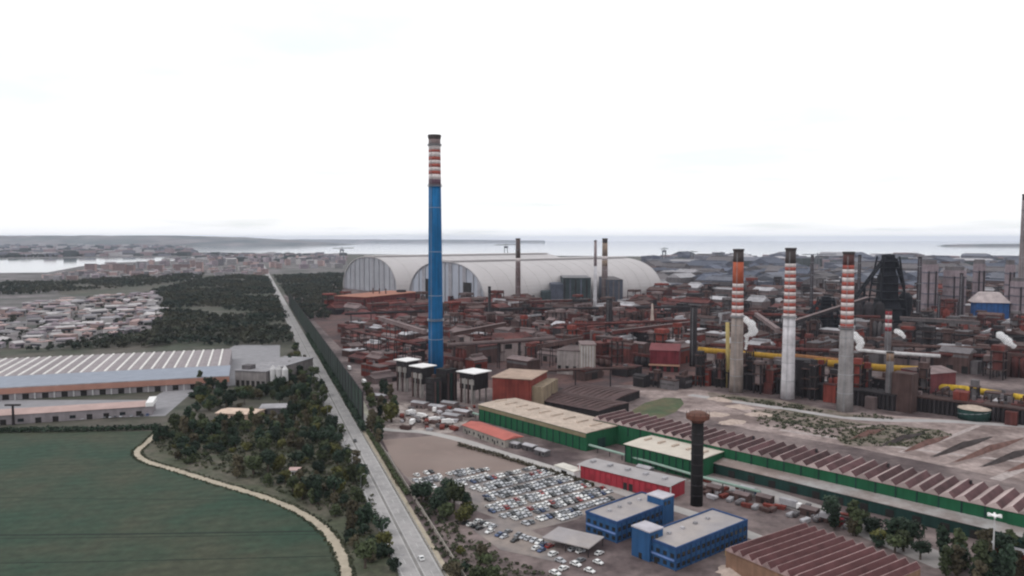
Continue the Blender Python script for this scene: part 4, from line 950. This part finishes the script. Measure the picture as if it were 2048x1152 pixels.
def clutter(poly, step, pal, kinds, place, group, hr, wr, seed, keep=.9, maxtop=None):
    global count_g
    r = random.Random(seed); g = [G(*p) for p in poly]; xs = [p.x for p in g]; ys = [p.y for p in g]
    y = min(ys)
    while y < max(ys):
        x = min(xs)
        while x < max(xs):
            q = (x+r.uniform(-.35,.35)*step, y+r.uniform(-.35,.35)*step)
            if inpoly(q[0], q[1], g) and r.random() < keep:
                k = r.choice(kinds); w, d = r.uniform(*wr), r.uniform(*wr)*.62; h = r.uniform(*hr)
                if k == 'tower': w, d, h = w*.45, w*.45, h*1.5
                if k == 'silos': h *= 1.1; w *= .8
                rr_ = max(w, d)*.5
                if free(q[0], q[1], rr_*.72):
                    OCC.append((q[0], q[1], rr_*.72)); wm, rm, cn = r.choice(PAL[pal]); fn, nm, cat, ds = GEN[k]
                    if k == 'silos' : cn2 = cn
                    o = thing(nm, f'{cn} {ds} {place}', cat, (q[0], q[1], 0), SITE + r.choice((0, math.pi/2)) + r.uniform(-.06,.06), group)
                    fn(o, w, d, h, wm, rm, r); count_g += 1
            x += step
        y += step
clutter([(700,650),(850,640),(850,740),(790,760),(760,780),(735,740),(690,700)], 21, 'rust', ['shed','shed','block','block'], 'left of the blue chimney', 'works buildings left of the blue chimney', (4,11), (15,30), 5, .92)
clutter([(655,606),(850,606),(850,640),(690,645),(645,630)], 33, 'rust', ['shed','block','shed','tower'], 'before the far arched shed', 'works buildings before the far arched shed', (8,18), (26,52), 6, .9)
clutter([(890,640),(1110,640),(1110,760),(1060,765),(985,745),(900,750)], 23, 'rust', ['shed','shed','block','tower','silos'], 'right of the blue chimney', 'works buildings right of the blue chimney', (6,18), (17,34), 8, .92)
clutter([(900,604),(1400,610),(1400,640),(890,640)], 35, 'rust', ['shed','block','tower','shed','silos'], 'in front of the near arched shed', 'works buildings before the near arched shed', (9,20), (28,55), 9, .92)
clutter([(1110,640),(1400,640),(1395,765),(1270,770),(1200,760),(1110,770)], 23, 'rust', ['shed','block','block','tower','silos'], 'between pale bunker tower and black stack', 'works buildings between bunker tower and black stack', (6,20), (17,33), 10, .92)
clutter([(1400,640),(1640,640),(1880,640),(2080,640),(2080,770),(1880,742),(1700,745),(1600,742),(1400,728)], 25, 'dusk', ['shed','block','tower','block','silos'], 'behind the yellow ducts', 'works buildings behind the yellow ducts', (7,21), (18,36), 12, .92)
clutter([(1310,585),(1700,585),(2080,590),(2080,640),(1400,640),(1310,612)], 43, 'dusk', ['shed','block','shed','tower'], 'around the blast furnace', 'works buildings around the blast furnace', (8,24), (28,60), 13, .92)
clutter([(1305,545),(2080,545),(2080,585),(1310,585)], 85, 'far', ['shed','shed','block','shed'], 'beyond the furnaces', 'distant works sheds beyond the furnaces', (10,28), (60,120), 14, .9)
clutter([(1290,519),(2100,521),(2100,545),(1300,545)], 210, 'far', ['shed','block','shed','silos'], 'near the port shore', 'distant port sheds near the shore', (14,36), (80,190), 15, .85)
for q in ((1472,784),(1575,797),(1689,822),(1777,818)): OCC.append((*G(*q)[:2], 6))
clutter([(1395,752),(1600,775),(1860,805),(1860,826),(1600,797),(1395,772)], 10.5, 'dusk', ['tower','block','tower','silos','block'], 'crowding round the coke ovens', 'machinery round the coke ovens', (7,20), (8,17), 17, .9)
clutter([(1800,800),(2080,820),(2080,850),(1860,826)], 12, 'dusk', ['tower','block','block','shed'], 'along the low yellow duct', 'machinery along the low yellow duct', (6,14), (9,18), 18, .85)
clutter([(1270,768),(1395,768),(1395,780),(1280,778)], 13, 'dusk', ['block','shed','tower'], 'at the dust yard corner by the black stack', 'small works at the dust yard corner', (5,11), (9,18), 19, .8)
print('clutter', count_g)
# covered conveyors
def conveyor(label, a, b, wid=4, h=3.6, mat=m_brown, every=24):
    o = thing('conveyor_gallery', label, 'conveyor', (a.x, a.y, 0)); v = b-a; hd = Vector((v.x, v.y, 0)); Lh = hd.length
    o.rotation_euler = (0,0,math.atan2(hd.y, hd.x))
    MB().prism_y([(0,a.z),(Lh,b.z),(Lh,b.z+h),(0,a.z+h)], -wid/2, wid/2).build('gallery', mat, o)
    MB().prism_y([(-.3,a.z+h+.05),(Lh+.3,b.z+h+.05),(Lh+.3,b.z+h+.5),(-.3,a.z+h+.5)], -wid/2-.4, wid/2+.4).build('roof', m_mauve, o)
    for k in range(1, max(2, int(Lh/every))):
        t = k*every/Lh
        if t > 1: break
        z = a.z+(b.z-a.z)*t; bb = MB()
        for s in (-1,1): bb.tube([(t*Lh, s*wid*.8, 0), (t*Lh, s*wid*.4, z)], .4, 5)
        bb.build('trestle', m_dark, o)
cv = [('covered conveyor climbing right past the middle striped chimney', AT(1512,632,900), AT(1556,664,800), m_mauve), ('conveyor gallery from the pale bunker tower leftwards', AT(1060,700,760), AT(1165,682,730), m_brown),
      ('long conveyor gallery before the near arched shed', AT(900,612,1250), AT(1180,602,1300), m_rust), ('conveyor gallery dropping toward the blue chimney', AT(760,640,900), AT(850,668,800), m_mauve),
      ('rusty conveyor between the dark stacks', AT(1225,668,860), AT(1380,650,880), m_rust), ('conveyor gallery crossing the rust roofs right of the blue chimney', AT(905,672,790), AT(1010,652,830), m_brown), ('conveyor gallery leading up to the black furnace', AT(1580,650,880), AT(1735,600,960), m_dark), ('grey conveyor gallery right of the black furnace', AT(1800,640,900), AT(1960,650,860), m_grey)]
for lb, a, b, m in cv: conveyor(lb, a, b, mat=m)
m_heap = [M('ore_heap', (.13,.07,.06), scale=.2, var=.3), M('coal_heap', (.045,.035,.035), scale=.2, var=.3), M('slag_scrub', (.085,.075,.05), scale=.15, var=.35, col2=(.05,.055,.03), patch=.05), M('sand_heap', (.40,.32,.28), scale=.3, var=.25), M('maroon_ore', (.12,.045,.045), scale=.15, var=.35)]
def heap(label, px, py, w, d, h, rot, mi, group=None):
    b = g_mound(None, w, d, h, None, None, R); me = b.mesh('stockpile', m_heap[mi])
    o = put('stockpile', me, None, G(px,py), rot); tag(o, label, 'stockpile', group); 
    for pl in me.polygons: pl.use_smooth = True
for i, (x, y) in enumerate(((1085,806),(1130,800),(1180,795),(1230,788),(1120,785),(1060,812))): heap('low dark brown ore heap behind the tan roofed hall', x, y, 36, 16, 3.5, SITE+.1*i, 0 if i % 2 else 1, 'ore heaps behind the tan hall')
for i, (xa, ya, xb, yb) in enumerate(((1805,905,1900,872),(1862,915,1985,873),(1905,926,2048,876),(1960,935,2090,892),(2010,945,2130,905),(1760,893,1850,866),(1700,880,1770,858))):
    qa, qb = G(xa,ya), G(xb,yb); dq = qb-qa; pm = project((qa+qb)/2)
    heap('long narrow dark ridge of material across the pale dust yard', pm[0], pm[1], dq.length, 5.0, 2.8, math.atan2(dq.y, dq.x), 1 if i % 2 else 0, 'dark ridges on the dust yard')
for i, (x, y, w_, h_) in enumerate(((740,655,120,11),(800,640,130,12),(720,630,140,12),(960,632,130,11),(1080,668,90,9),(1250,690,80,9),(1330,660,90,9),(1130,628,120,10),(790,700,70,7),(930,700,70,8))):
    heap('long maroon ore ridge among the rust red works', x, y, w_, w_*.28, h_, SITE+R.uniform(-.15,.15), 4, 'maroon ore ridges')
heap('pale sand pile at the corner of the brown workshop', 1482, 1142, 19, 14, 3.2, .3, 3)
for i, (x, y) in enumerate(((1440,800),(1480,815),(1520,830),(1430,830),(1465,845))): heap('pinkish rubble heap beyond the mill roof', x, y, 22, 13, 2.2, SITE+.3*i, 3, 'rubble heaps beyond the mill')

# ================================================================ SUBURB AND TOWN
hw = [M('house_white', (.38,.36,.365), rand=.25, var=.1), M('house_rose', (.36,.26,.25), rand=.25, var=.15), M('house_grey', (.26,.25,.27), rand=.25, var=.15), M('house_mauve', (.30,.25,.28), rand=.2, var=.15)]
m_winband = M('window_band_glass', (.06,.06,.075), var=.2)
def suburb(poly, step, wr, hr, seed, place, group, keep=.85, gable=.4, floors=False, cat='house', nm='town_house'):
    r = random.Random(seed); g = [G(*p) for p in poly]; xs = [p.x for p in g]; ys = [p.y for p in g]; y = min(ys); n = 0
    cn = ['white','rose','grey','mauve']
    while y < max(ys):
        x = min(xs)
        while x < max(xs):
            q = (x+r.uniform(-.4,.4)*step, y+r.uniform(-.4,.4)*step)
            if inpoly(q[0], q[1], g) and r.random() < keep:
                w, d, h = r.uniform(*wr), r.uniform(*wr)*.6, r.uniform(*hr); wi, ri = r.choice((0,0,1,2,3)), r.choice((0,1,2,3,0))
                isg = r.random() < gable
                o = thing(nm, f'{"all-"+cn[wi] if wi == ri else cn[wi]+" "+cn[ri]+"-roofed"} {"gabled" if isg else "flat-topped"} building {place}', cat, (q[0],q[1],0), math.atan2(RN.y, RN.x)+r.choice((0,1.57,.3,-.5,.8))+r.uniform(-.15,.15), group); n += 1
                MB().box(-w/2,w/2,-d/2,d/2,0,h).build('wall', hw[wi], o)
                if isg: MB().prism_x([(-d/2-.5,h+.02),(d/2+.5,h+.02),(0,h+d*.16)], -w/2-.5, w/2+.5).build('roof', hw[ri], o)
                else: MB().box(-w/2-.3,w/2+.3,-d/2-.3,d/2+.3,h+.01,h+.7).build('roof', hw[ri], o)
                nf = max(1, int(h/3.4)) if floors else 1
                for k in range(nf): MB().box(-w*.44, w*.44, -d/2-.15, -d/2+.05, h*(k+.35)/nf, h*(k+.72)/nf).build('window_band', m_winband, o)
                if not isg and r.random() < .5: MB().box(-w*.1,w*.15,-d*.2,d*.1,h+.7,h+2.6).build('roof_house', hw[wi], o)
                if not floors: MB().box(w*.1, w*.1+3, -d/2-.2, -d/2+.05, 0, min(3.4,h*.7)).build('door', m_door, o)
            x += step
        y += step
    return n
s1 = suburb([(-40,640),(60,612),(160,598),(315,585),(322,600),(318,648),(290,662),(140,688),(30,700),(-40,705)], 27, (9,30), (3.5,8), 21, 'in the trading estate beyond the warehouse', 'trading estate buildings', .72)
s2 = suburb([(60,560),(180,545),(250,545),(400,540),(520,540),(530,552),(420,552),(300,556),(180,565)], 62, (18,40), (9,18), 22, 'in the suburb below the inlet', 'suburb blocks below the inlet', .8, .15, True)
s3 = suburb([(165,540),(240,531),(400,522),(410,515),(520,515),(680,517),(685,540),(400,538)], 110, (22,48), (14,30), 23, 'in the town beside the inlet', 'town blocks beside the inlet', .8, .05, True, 'apartment block', 'apartment_block')
for x, yb, yt, w in ((182,548,528,20),(240,548,528,26),(262,548,530,14),(400,545,524,12),(312,545,530,30),(365,542,528,34)):
    p = G(x,yb); wd = w/(F/p.y); h = HT(p, yt); o = thing('apartment_tower', 'tall brown apartment slab standing out against the inlet water', 'apartment block', p, .1, 'tall slabs by the inlet')
    MB().box(-wd/2,wd/2,-8,8,0,h).build('wall', hw[1], o); MB().box(-wd/2-.5,wd/2+.5,-8.5,8.5,h,h+1.2).build('roof', hw[2], o)
    for k in range(8): MB().box(-wd*.46,wd*.46,-8.25,-7.9,h*(k+.3)/8,h*(k+.75)/8).build('window_band', m_winband, o)
print('suburb', s1, s2, s3)
def mass(name, label, poly, n, wr, hr, seed, mats):
    r = random.Random(seed); g = [G(*p) for p in poly]; b = MB(); px = [p[0] for p in poly]; py = [p[1] for p in poly]
    k = 0
    while k < n:
        ax, ay = r.uniform(min(px), max(px)), r.uniform(min(py), max(py))
        if not inpoly(ax, ay, poly): continue
        q = G(ax, ay); w, d, h = r.uniform(*wr)/2, r.uniform(*wr)/2, r.uniform(*hr)*(1.6 if r.random() < .12 else 1); b.box(q.x-w, q.x+w, q.y-d, q.y+d, 0, h, r.randrange(len(mats))); k += 1
    stuff(b.build(name, mats), label, 'town')
m_fr = [M('far_white', (.40,.38,.40), var=.1), M('far_rose', (.26,.20,.21), var=.1), M('far_grey', (.17,.17,.2), var=.1), M('far_dark', (.05,.06,.06), var=.2), M('far_dark', (.05,.06,.06), var=.2)]
mass('distant_city', 'hazy far city spread behind the inlet', [(-100,486),(0,485),(200,485),(380,487),(362,494),(385,503),(400,512),(200,513),(0,515),(-100,515)], 900, (25,90), (8,32), 1, m_fr)
mass('distant_town', 'far rooftops along the sea front beyond the road end', [(400,509),(690,511),(690,522),(560,524),(400,522)], 420, (18,60), (7,20), 2, m_fr)
mass('distant_port', 'jumble of low port buildings along the far shore right of the sheds', [(1300,517),(2100,519),(2100,535),(1300,535)], 420, (25,110), (8,26), 3, [m_fr[1], m_fr[2], m_fr[3], M('far_slate', (.09,.10,.14))])
# dark tree line on the near shore of the far city
woods('woodland', 'dark hazy tree line along the far side of the inlet', [(-80,511),(0,510),(230,509),(240,512),(0,516),(-80,516.5)], 34, 9, h=17, size=7)
def crane(label, px, pb, pt, boom, group=None):
    p = G(px, pb); h = HT(p, pt); o = thing('port_crane', label, 'crane', p, 0, group); s = p.y/F; mt = M('crane_steel', (.13,.14,.155), var=.1)
    for x in (-1,1):
        for y in (-1,1): MB().tube([(x*7*s*.6,y*8,0),(x*4*s*.6,y*5,h*.85)], 1.2+.3*s, 5).build('leg', mt, o)
    MB().box(-4*s, 4*s, -5, 5, h*.78, h*.9).build('cabin', mt, o)
    MB().tube([(boom[0]*s,0,h*.97),(boom[1]*s,0,h)], 1.2+.3*s, 5).build('boom', mt, o)
    MB().tube([(0,0,h*.8),(0,0,h*1.1)], .9+.2*s, 5).build('mast', mt, o)
crane('hazy crane with long jib over the dark wood edge', 684, 522, 496, (-18,24))
crane('hazy crane above the far arched shed ridge', 1012, 522, 489, (-22,20))
crane('broad hazy port crane with dark cabin beside shed end', 1328, 530, 497, (-7,7))
crane('hazy port crane with short dark head among low port roofs', 1384, 530, 503, (-6,10))
crane('hazy port crane left of the left striped chimney', 1442, 530, 505, (-5,6))
crane('hazy port crane with very long level boom behind middle striped chimney', 1634, 540, 508, (-30,38))

# ================================================================ VEHICLES
car_cols = [('white',(.72,.72,.72)),('silver',(.42,.43,.46)),('grey',(.16,.165,.18)),('black',(.018,.018,.02)),('blue',(.04,.07,.16)),('red',(.26,.03,.03)),('white',(.72,.72,.72)),('silver',(.42,.43,.46))]
m_car = {n: M('car_'+n, c, rough=.3, var=.04, spec=.5) for n, c in car_cols}; m_tyre = M('tyre', (.015,.015,.015))
def car_meshes():
    prof = [(-2.1,.32),(2.1,.32),(2.12,.62),(1.95,.78),(1.05,.92),(.35,1.38),(-1.15,1.42),(-1.85,.98),(-2.1,.9)]
    out = {}
    for n in m_car:
        b = MB(); b.prism_y(prof, -.84, .84)
        for x in (-1.3,1.3):
            for y in (-.86,.66): b.v, b.f, b.m = b.v, b.f, b.m; wheel(b, x, y)
        out[n] = b.mesh('car_body', [m_car[n], m_tyre])
    g = MB(); g.prism_y([(.98,.95),(.36,1.34),(-1.10,1.37),(-1.72,1.0)], -.855, .855)
    g.face([(1.0,-.72,.965),(1.0,.72,.965),(.37,.68,1.405),(.37,-.68,1.405)]); g.face([(-1.17,-.68,1.425),(-1.17,.68,1.425),(-1.87,.72,1.0),(-1.87,-.72,1.0)])
    return out, g.mesh('windows', m_glass)
def wheel(b, x, y, r=.32, w=.2):
    i = len(b.v); n = 10
    for yy in (y, y+w):
        for a in range(n): b.v.append((x+r*math.cos(2*math.pi*a/n), yy, r+r*math.sin(2*math.pi*a/n)))
    b.f.append(tuple(i+a for a in range(n))); b.f.append(tuple(i+n+a for a in reversed(range(n)))); b.m += [1,1]
    for a in range(n): b.f.append((i+a, i+n+a, i+n+(a+1)%n, i+(a+1)%n)); b.m.append(1)
cm, wm_ = car_meshes()
def car(p, rz, col, label, group=None, z=.1, s=1.0):
    o = put('parked_car' if group else 'car', cm[col], None, (p[0],p[1],z), rz); tag(o, label, 'car', group)
    put('windows', wm_, o); o.scale = (s*R.uniform(.95,1.08),)*3
def carpark(poly, rowA, rowB, pitch, rows, place, group, keep, seed):
    r = random.Random(seed); g = [G(*p) for p in poly]; a, b = G(*rowA), G(*rowB); u = (b-a).normalized(); v = Vector((-u.y, u.x, 0)); n = 0
    ang = math.atan2(v.y, v.x)
    for j in range(-14, 15):
        offv = (j//2)*rows + (j % 2)*5.2
        for k in range(-60, 90):
            q = a + u*k*pitch + v*offv
            if inpoly(q.x, q.y, g) and r.random() < keep:
                c = r.choice(['white']*6+['silver']*7+['grey']*3+['black','black','blue','red']); car(q + Vector((r.uniform(-.2,.2), r.uniform(-.3,.3), 0)), ang + r.choice((0, math.pi)) + r.uniform(-.04,.04), c, f'{c} car parked {place}', group); n += 1
    return n
nc1 = carpark([(960,985),(985,950),(1060,935),(1112,945),(1240,990),(1150,1035),(1060,1052),(985,1030)], (985,1000), (1150,957), 2.6, 13.2, 'in the full car park by the red hall', 'cars in the full car park', .93, 1)
nc2 = carpark([(815,950),(900,942),(985,938),(975,965),(950,985),(880,985),(830,968)], (860,965), (985,938), 2.9, 13.5, 'on the dusty end of the car park', 'cars on the dusty end', .85, 2)
nc3 = carpark([(930,1048),(1005,1040),(1100,1085),(1108,1118),(1010,1095)], (950,1055), (1090,1105), 2.9, 15.5, 'in the small lot behind the road bank', 'cars in the small lot', .8, 3)
nc4 = carpark([(100,835),(300,826),(300,834),(100,846)], (100,842), (300,831), 3.4, 14, 'in front of the depot annex', 'cars before the depot annex', .5, 4)
print('cars', nc1, nc2, nc3, nc4)
def road_car(px, py, off, col, label, back=False):
    p = G(px, py); t = (p-RO).dot(RD); q = ROADP(t, off); car(q, roty + (math.pi if back else 0), col, label, None, .14)
road_car(822,1122,2.6,'white','white car driving alone on the road')
road_car(706,884,.8,'black','dark car driving on the far stretch of the road', True)
m_cab = {'white': m_white, 'red': m_red, 'blue': m_blue}
def lorry(px, py, rz, label, group=None, cab='white', L_=9.0, boxm=None):
    o = thing('lorry', label, 'lorry', G(px, py)+Vector((0,0,.1)), rz, group)
    MB().box(0, L_, -1.25, 1.25, 1.0, 3.7).build('cargo_box', boxm or m_white, o)
    MB().prism_y([(L_+.2,.6),(L_+2.4,.6),(L_+2.4,1.7),(L_+2.0,2.9),(L_+.2,2.95)], -1.2, 1.2).build('cab', m_cab[cab], o)
    MB().box(L_+2.15, L_+2.42, -1.0, 1.0, 1.75, 2.6).build('windscreen', m_glass, o)
    for x in (1.2, 2.5, L_+1.2):
        for y in (-1.25, .95):
            b = MB(); wheel(b, 0, 0, .5, .3); put('wheel', b.mesh('wheel', [m_tyre, m_tyre]), o, (x, y, 0))
for i, (x, y) in enumerate(((814,832),(836,836),(858,846),(884,850),(822,852),(868,826))):
    lorry(x, y, SITE+R.choice((1.3,.2,2.0))+R.uniform(-.3,.3), 'white box lorry parked in the row by the inner road', 'white lorries by the inner road', L_=6)
for i, (x, y) in enumerate(((700,742),(730,770),(745,800))): lorry(x, y, roty, 'white box lorry queueing at the works gate', 'white lorries at the works gate')
for i, (x, y, c) in enumerate(((1640,1040,'red'),(1480,985,'blue'),(1560,1010,'white'))): lorry(x, y, SITE, f'lorry with {c} cab on the works road below the green mill', None, c, 8, m_palegrey)

# ================================================================ SMALL FURNITURE
p = G(1985,1140); Hm = HT(p, 1030)
o = thing('floodlight_mast', 'tall pale floodlight mast with white lamp head among trees', 'floodlight', p)
MB().tube([(0,0,0),(0,0,Hm)], [.38,.2], 10).build('pole', m_conc_lt, o)
MB().lathe([(.3,Hm-.5),(1.5,Hm-.3),(1.5,Hm),(.3,Hm+.2)], 12).build('ring', m_white, o)
for k in range(6):
    a = k*math.pi/3; q = MB().box(-.55,.55,-.35,.35,-.3,.3).build('lamp', m_white, o); q.location = (2.0*math.cos(a), 2.0*math.sin(a), Hm-.1); q.rotation_euler = (0,0,a)
me_p = MB().tube([(0,0,0),(0,0,9),(0,1.2,9.8)], [.12,.09,.07], 6).mesh('pole', m_steel); me_l = MB().box(-.2,.2,.9,2.0,9.7,9.95).mesh('lamp', m_palegrey)
for k in range(16):
    o = thing('street_lamp', 'grey street lamp at the field edge of the road', 'street lamp', ROADP(-70+k*34, -9.0), roty-math.pi, 'street lamps along the road'); put('pole', me_p, o); put('lamp', me_l, o)
# perimeter wall of the works
o = thing('perimeter_wall', 'low pale wall between the road verge and the car parks', 'wall', ROADP(-70,14), roty)
mw = MB().box(0,5.9,-.12,.12,0,2.0).mesh('panel', M('wall_render', (.33,.30,.27), var=.2)); mpo = MB().box(-.2,.05,-.2,.2,0,2.2).mesh('post', m_conc)
for k in range(44): put('panel', mw, o, (k*6,0,0)); put('post', mpo, o, (k*6,0,0))
# skips and pipe stacks in the yards
me_sk = [MB().prism_y([(-2.6,.9),(-2.0,0),(2.0,0),(2.6,.9),(2.6,1.7),(-2.6,1.7)], -1.1, 1.1).mesh('skip', m_) for m_ in (m_grey, m_rust2, m_brown, m_palegrey)]
rk = random.Random(5)
for k in range(46):
    x, y = rk.uniform(1410,1700), 0; y = 968 + (x-1410)*.26 + rk.uniform(-6,26); ci = rk.randrange(4)
    o = put('skip_container', me_sk[ci], None, G(x,y)+Vector((0,0,.12)), SITE+rk.choice((0,1.57))+rk.uniform(-.2,.2)); tag(o, f'{("grey","red oxide","brown","pale grey")[ci]} skip container on the yard below the green mill', 'skip', 'skips below the green mill')
for k in range(58):
    x, y = rk.uniform(800,985), rk.uniform(812,862); ci = rk.randrange(4)
    if y > 870-(x-800)*.02 or (x > 925 and y > 838): continue
    o = put('skip_container', me_sk[ci], None, G(x,y)+Vector((0,0,.12)), SITE+rk.uniform(-.8,.8), rk.uniform(.8,1.5)); tag(o, f'{("grey","red oxide","brown","pale grey")[ci]} skip container in the rubble yard by the lorries', 'skip', 'skips in the rubble yard')
for k in range(12):
    x, y = rk.uniform(1100,1215), rk.uniform(1098,1150); c_ = rk.choice(('white','silver','grey')); car(G(x,y), SITE+rk.choice((0,1.57)), c_, f'{c_} car left on rough ground before the blue offices', 'cars before the blue offices')
# small stores in the yards
def hut(label, px, py, w, d, h, rz, wm, rm, group=None):
    o = thing('yard_hut', label, 'hut', G(px,py), rz, group); MB().box(-w/2,w/2,-d/2,d/2,0,h).build('wall', wm, o); MB().prism_x([(-d/2-.3,h+.02),(d/2+.3,h+.02),(0,h+.9)], -w/2-.3, w/2+.3).build('roof', rm, o)
    MB().box(-.6,.6,-d/2-.1,-d/2+.05,0,2.2).build('door', m_door, o); MB().box(w*.25,w*.4,-d/2-.1,-d/2+.05,1,2).build('window', m_glass, o)
for x, y in ((1290,945),(1060,900),(1085,910),(1030,895)): hut('grey hut beside the pale green pipe', x, y, 8, 5, 3, SITE, m_grey, m_palegrey, 'huts beside the pale green pipe')
for x, y in ((1485,1000),(1530,1005),(1620,1030),(1430,985)): hut('brown hut on the yard behind the blue offices', x, y, 7, 5, 3.2, SITE, m_brown, m_mauve, 'huts behind the blue offices')
for x, y in ((1990,1105),(2030,1120)): hut('maroon hut with pale roof below the mill end', x, y, 9, 6, 4, SITE, m_rust2, m_palegrey, 'huts below the mill end')
for x, y in ((905,840),(925,832),(875,822),(900,815),(840,815),(760,800)): hut('pinkish hut in the rubble yard left of the tan hall', x, y, 12, 7, 4, SITE+.2, m_mauve, m_palegrey, 'huts left of the tan hall')

# ================================================================ STEAM
m_steam = bpy.data.materials.new('steam'); m_steam.use_nodes = True
n_, l_ = m_steam.node_tree.nodes, m_steam.node_tree.links; n_.remove(n_['Principled BSDF'])
pv = n_.new('ShaderNodeVolumePrincipled'); pv.inputs['Density'].default_value = .55; pv.inputs['Color'].default_value = (.97,.97,.98,1); l_.new(pv.outputs[0], n_['Material Output'].inputs['Volume'])
def plume(label, pts, depth):
    b = MB(); r = random.Random(len(label))
    base = AT(*pts[0][:2], depth)
    for (x0,y0,r0), (x1,y1,r1) in zip(pts, pts[1:]):
        for k in range(5):
            t = k/5; c = AT(x0+(x1-x0)*t, y0+(y1-y0)*t, depth+r.uniform(-2,2)); rr_ = (r0+(r1-r0)*t)*r.uniform(.75,1.15)
            prof = [(rr_*math.sin(math.pi*j/7)*(1+.15*math.sin(j*2+k))+.02, c.z-base.z - rr_*math.cos(math.pi*j/7)) for j in range(8)]
            b.lathe(prof, 10, c.x-base.x+r.uniform(-.4,.4), c.y-base.y)
    o = put('steam_plume', b.mesh('steam_plume', m_steam), None, base); tag(o, label, 'steam')
d_a, d_c = G(1472,784).y+14, G(1689,822).y+14
plume('white steam curling beside the left striped chimney', [(1492,697,1.4),(1493,672,2.0),(1507,664,3.2),(1503,648,3.2),(1486,636,2.4)], d_a)
plume('white steam curling beside the thick grey chimney', [(1716,697,1.6),(1722,688,3.0),(1718,678,3.0),(1706,668,2.6)], d_c)
plume('small white steam wisp right of the crimson-topped stack', [(1808,674,1.6),(1800,665,2.4),(1790,661,2.2)], d_c+120)
plume('slanting white steam drift on the far right below the blue hall', [(2026,692,3.0),(2012,680,3.6),(1998,668,3.2)], d_c+150)

# ================================================================ HAZE
m_haze = bpy.data.materials.new('haze_air'); m_haze.use_nodes = True
n_, l_ = m_haze.node_tree.nodes, m_haze.node_tree.links; n_.remove(n_['Principled BSDF'])
pv = n_.new('ShaderNodeVolumePrincipled'); pv.inputs['Density'].default_value = 2.5e-5; pv.inputs['Color'].default_value = (.74,.80,.95,1); pv.inputs['Anisotropy'].default_value = 0.1
l_.new(pv.outputs[0], n_['Material Output'].inputs['Volume'])
hz = MB().box(-46000,46000,-400,45000,-1,262).build('haze', m_haze)
hz['kind'] = 'stuff'; hz['label'] = 'thin pale haze filling the air over the whole plain'; hz['category'] = 'haze'
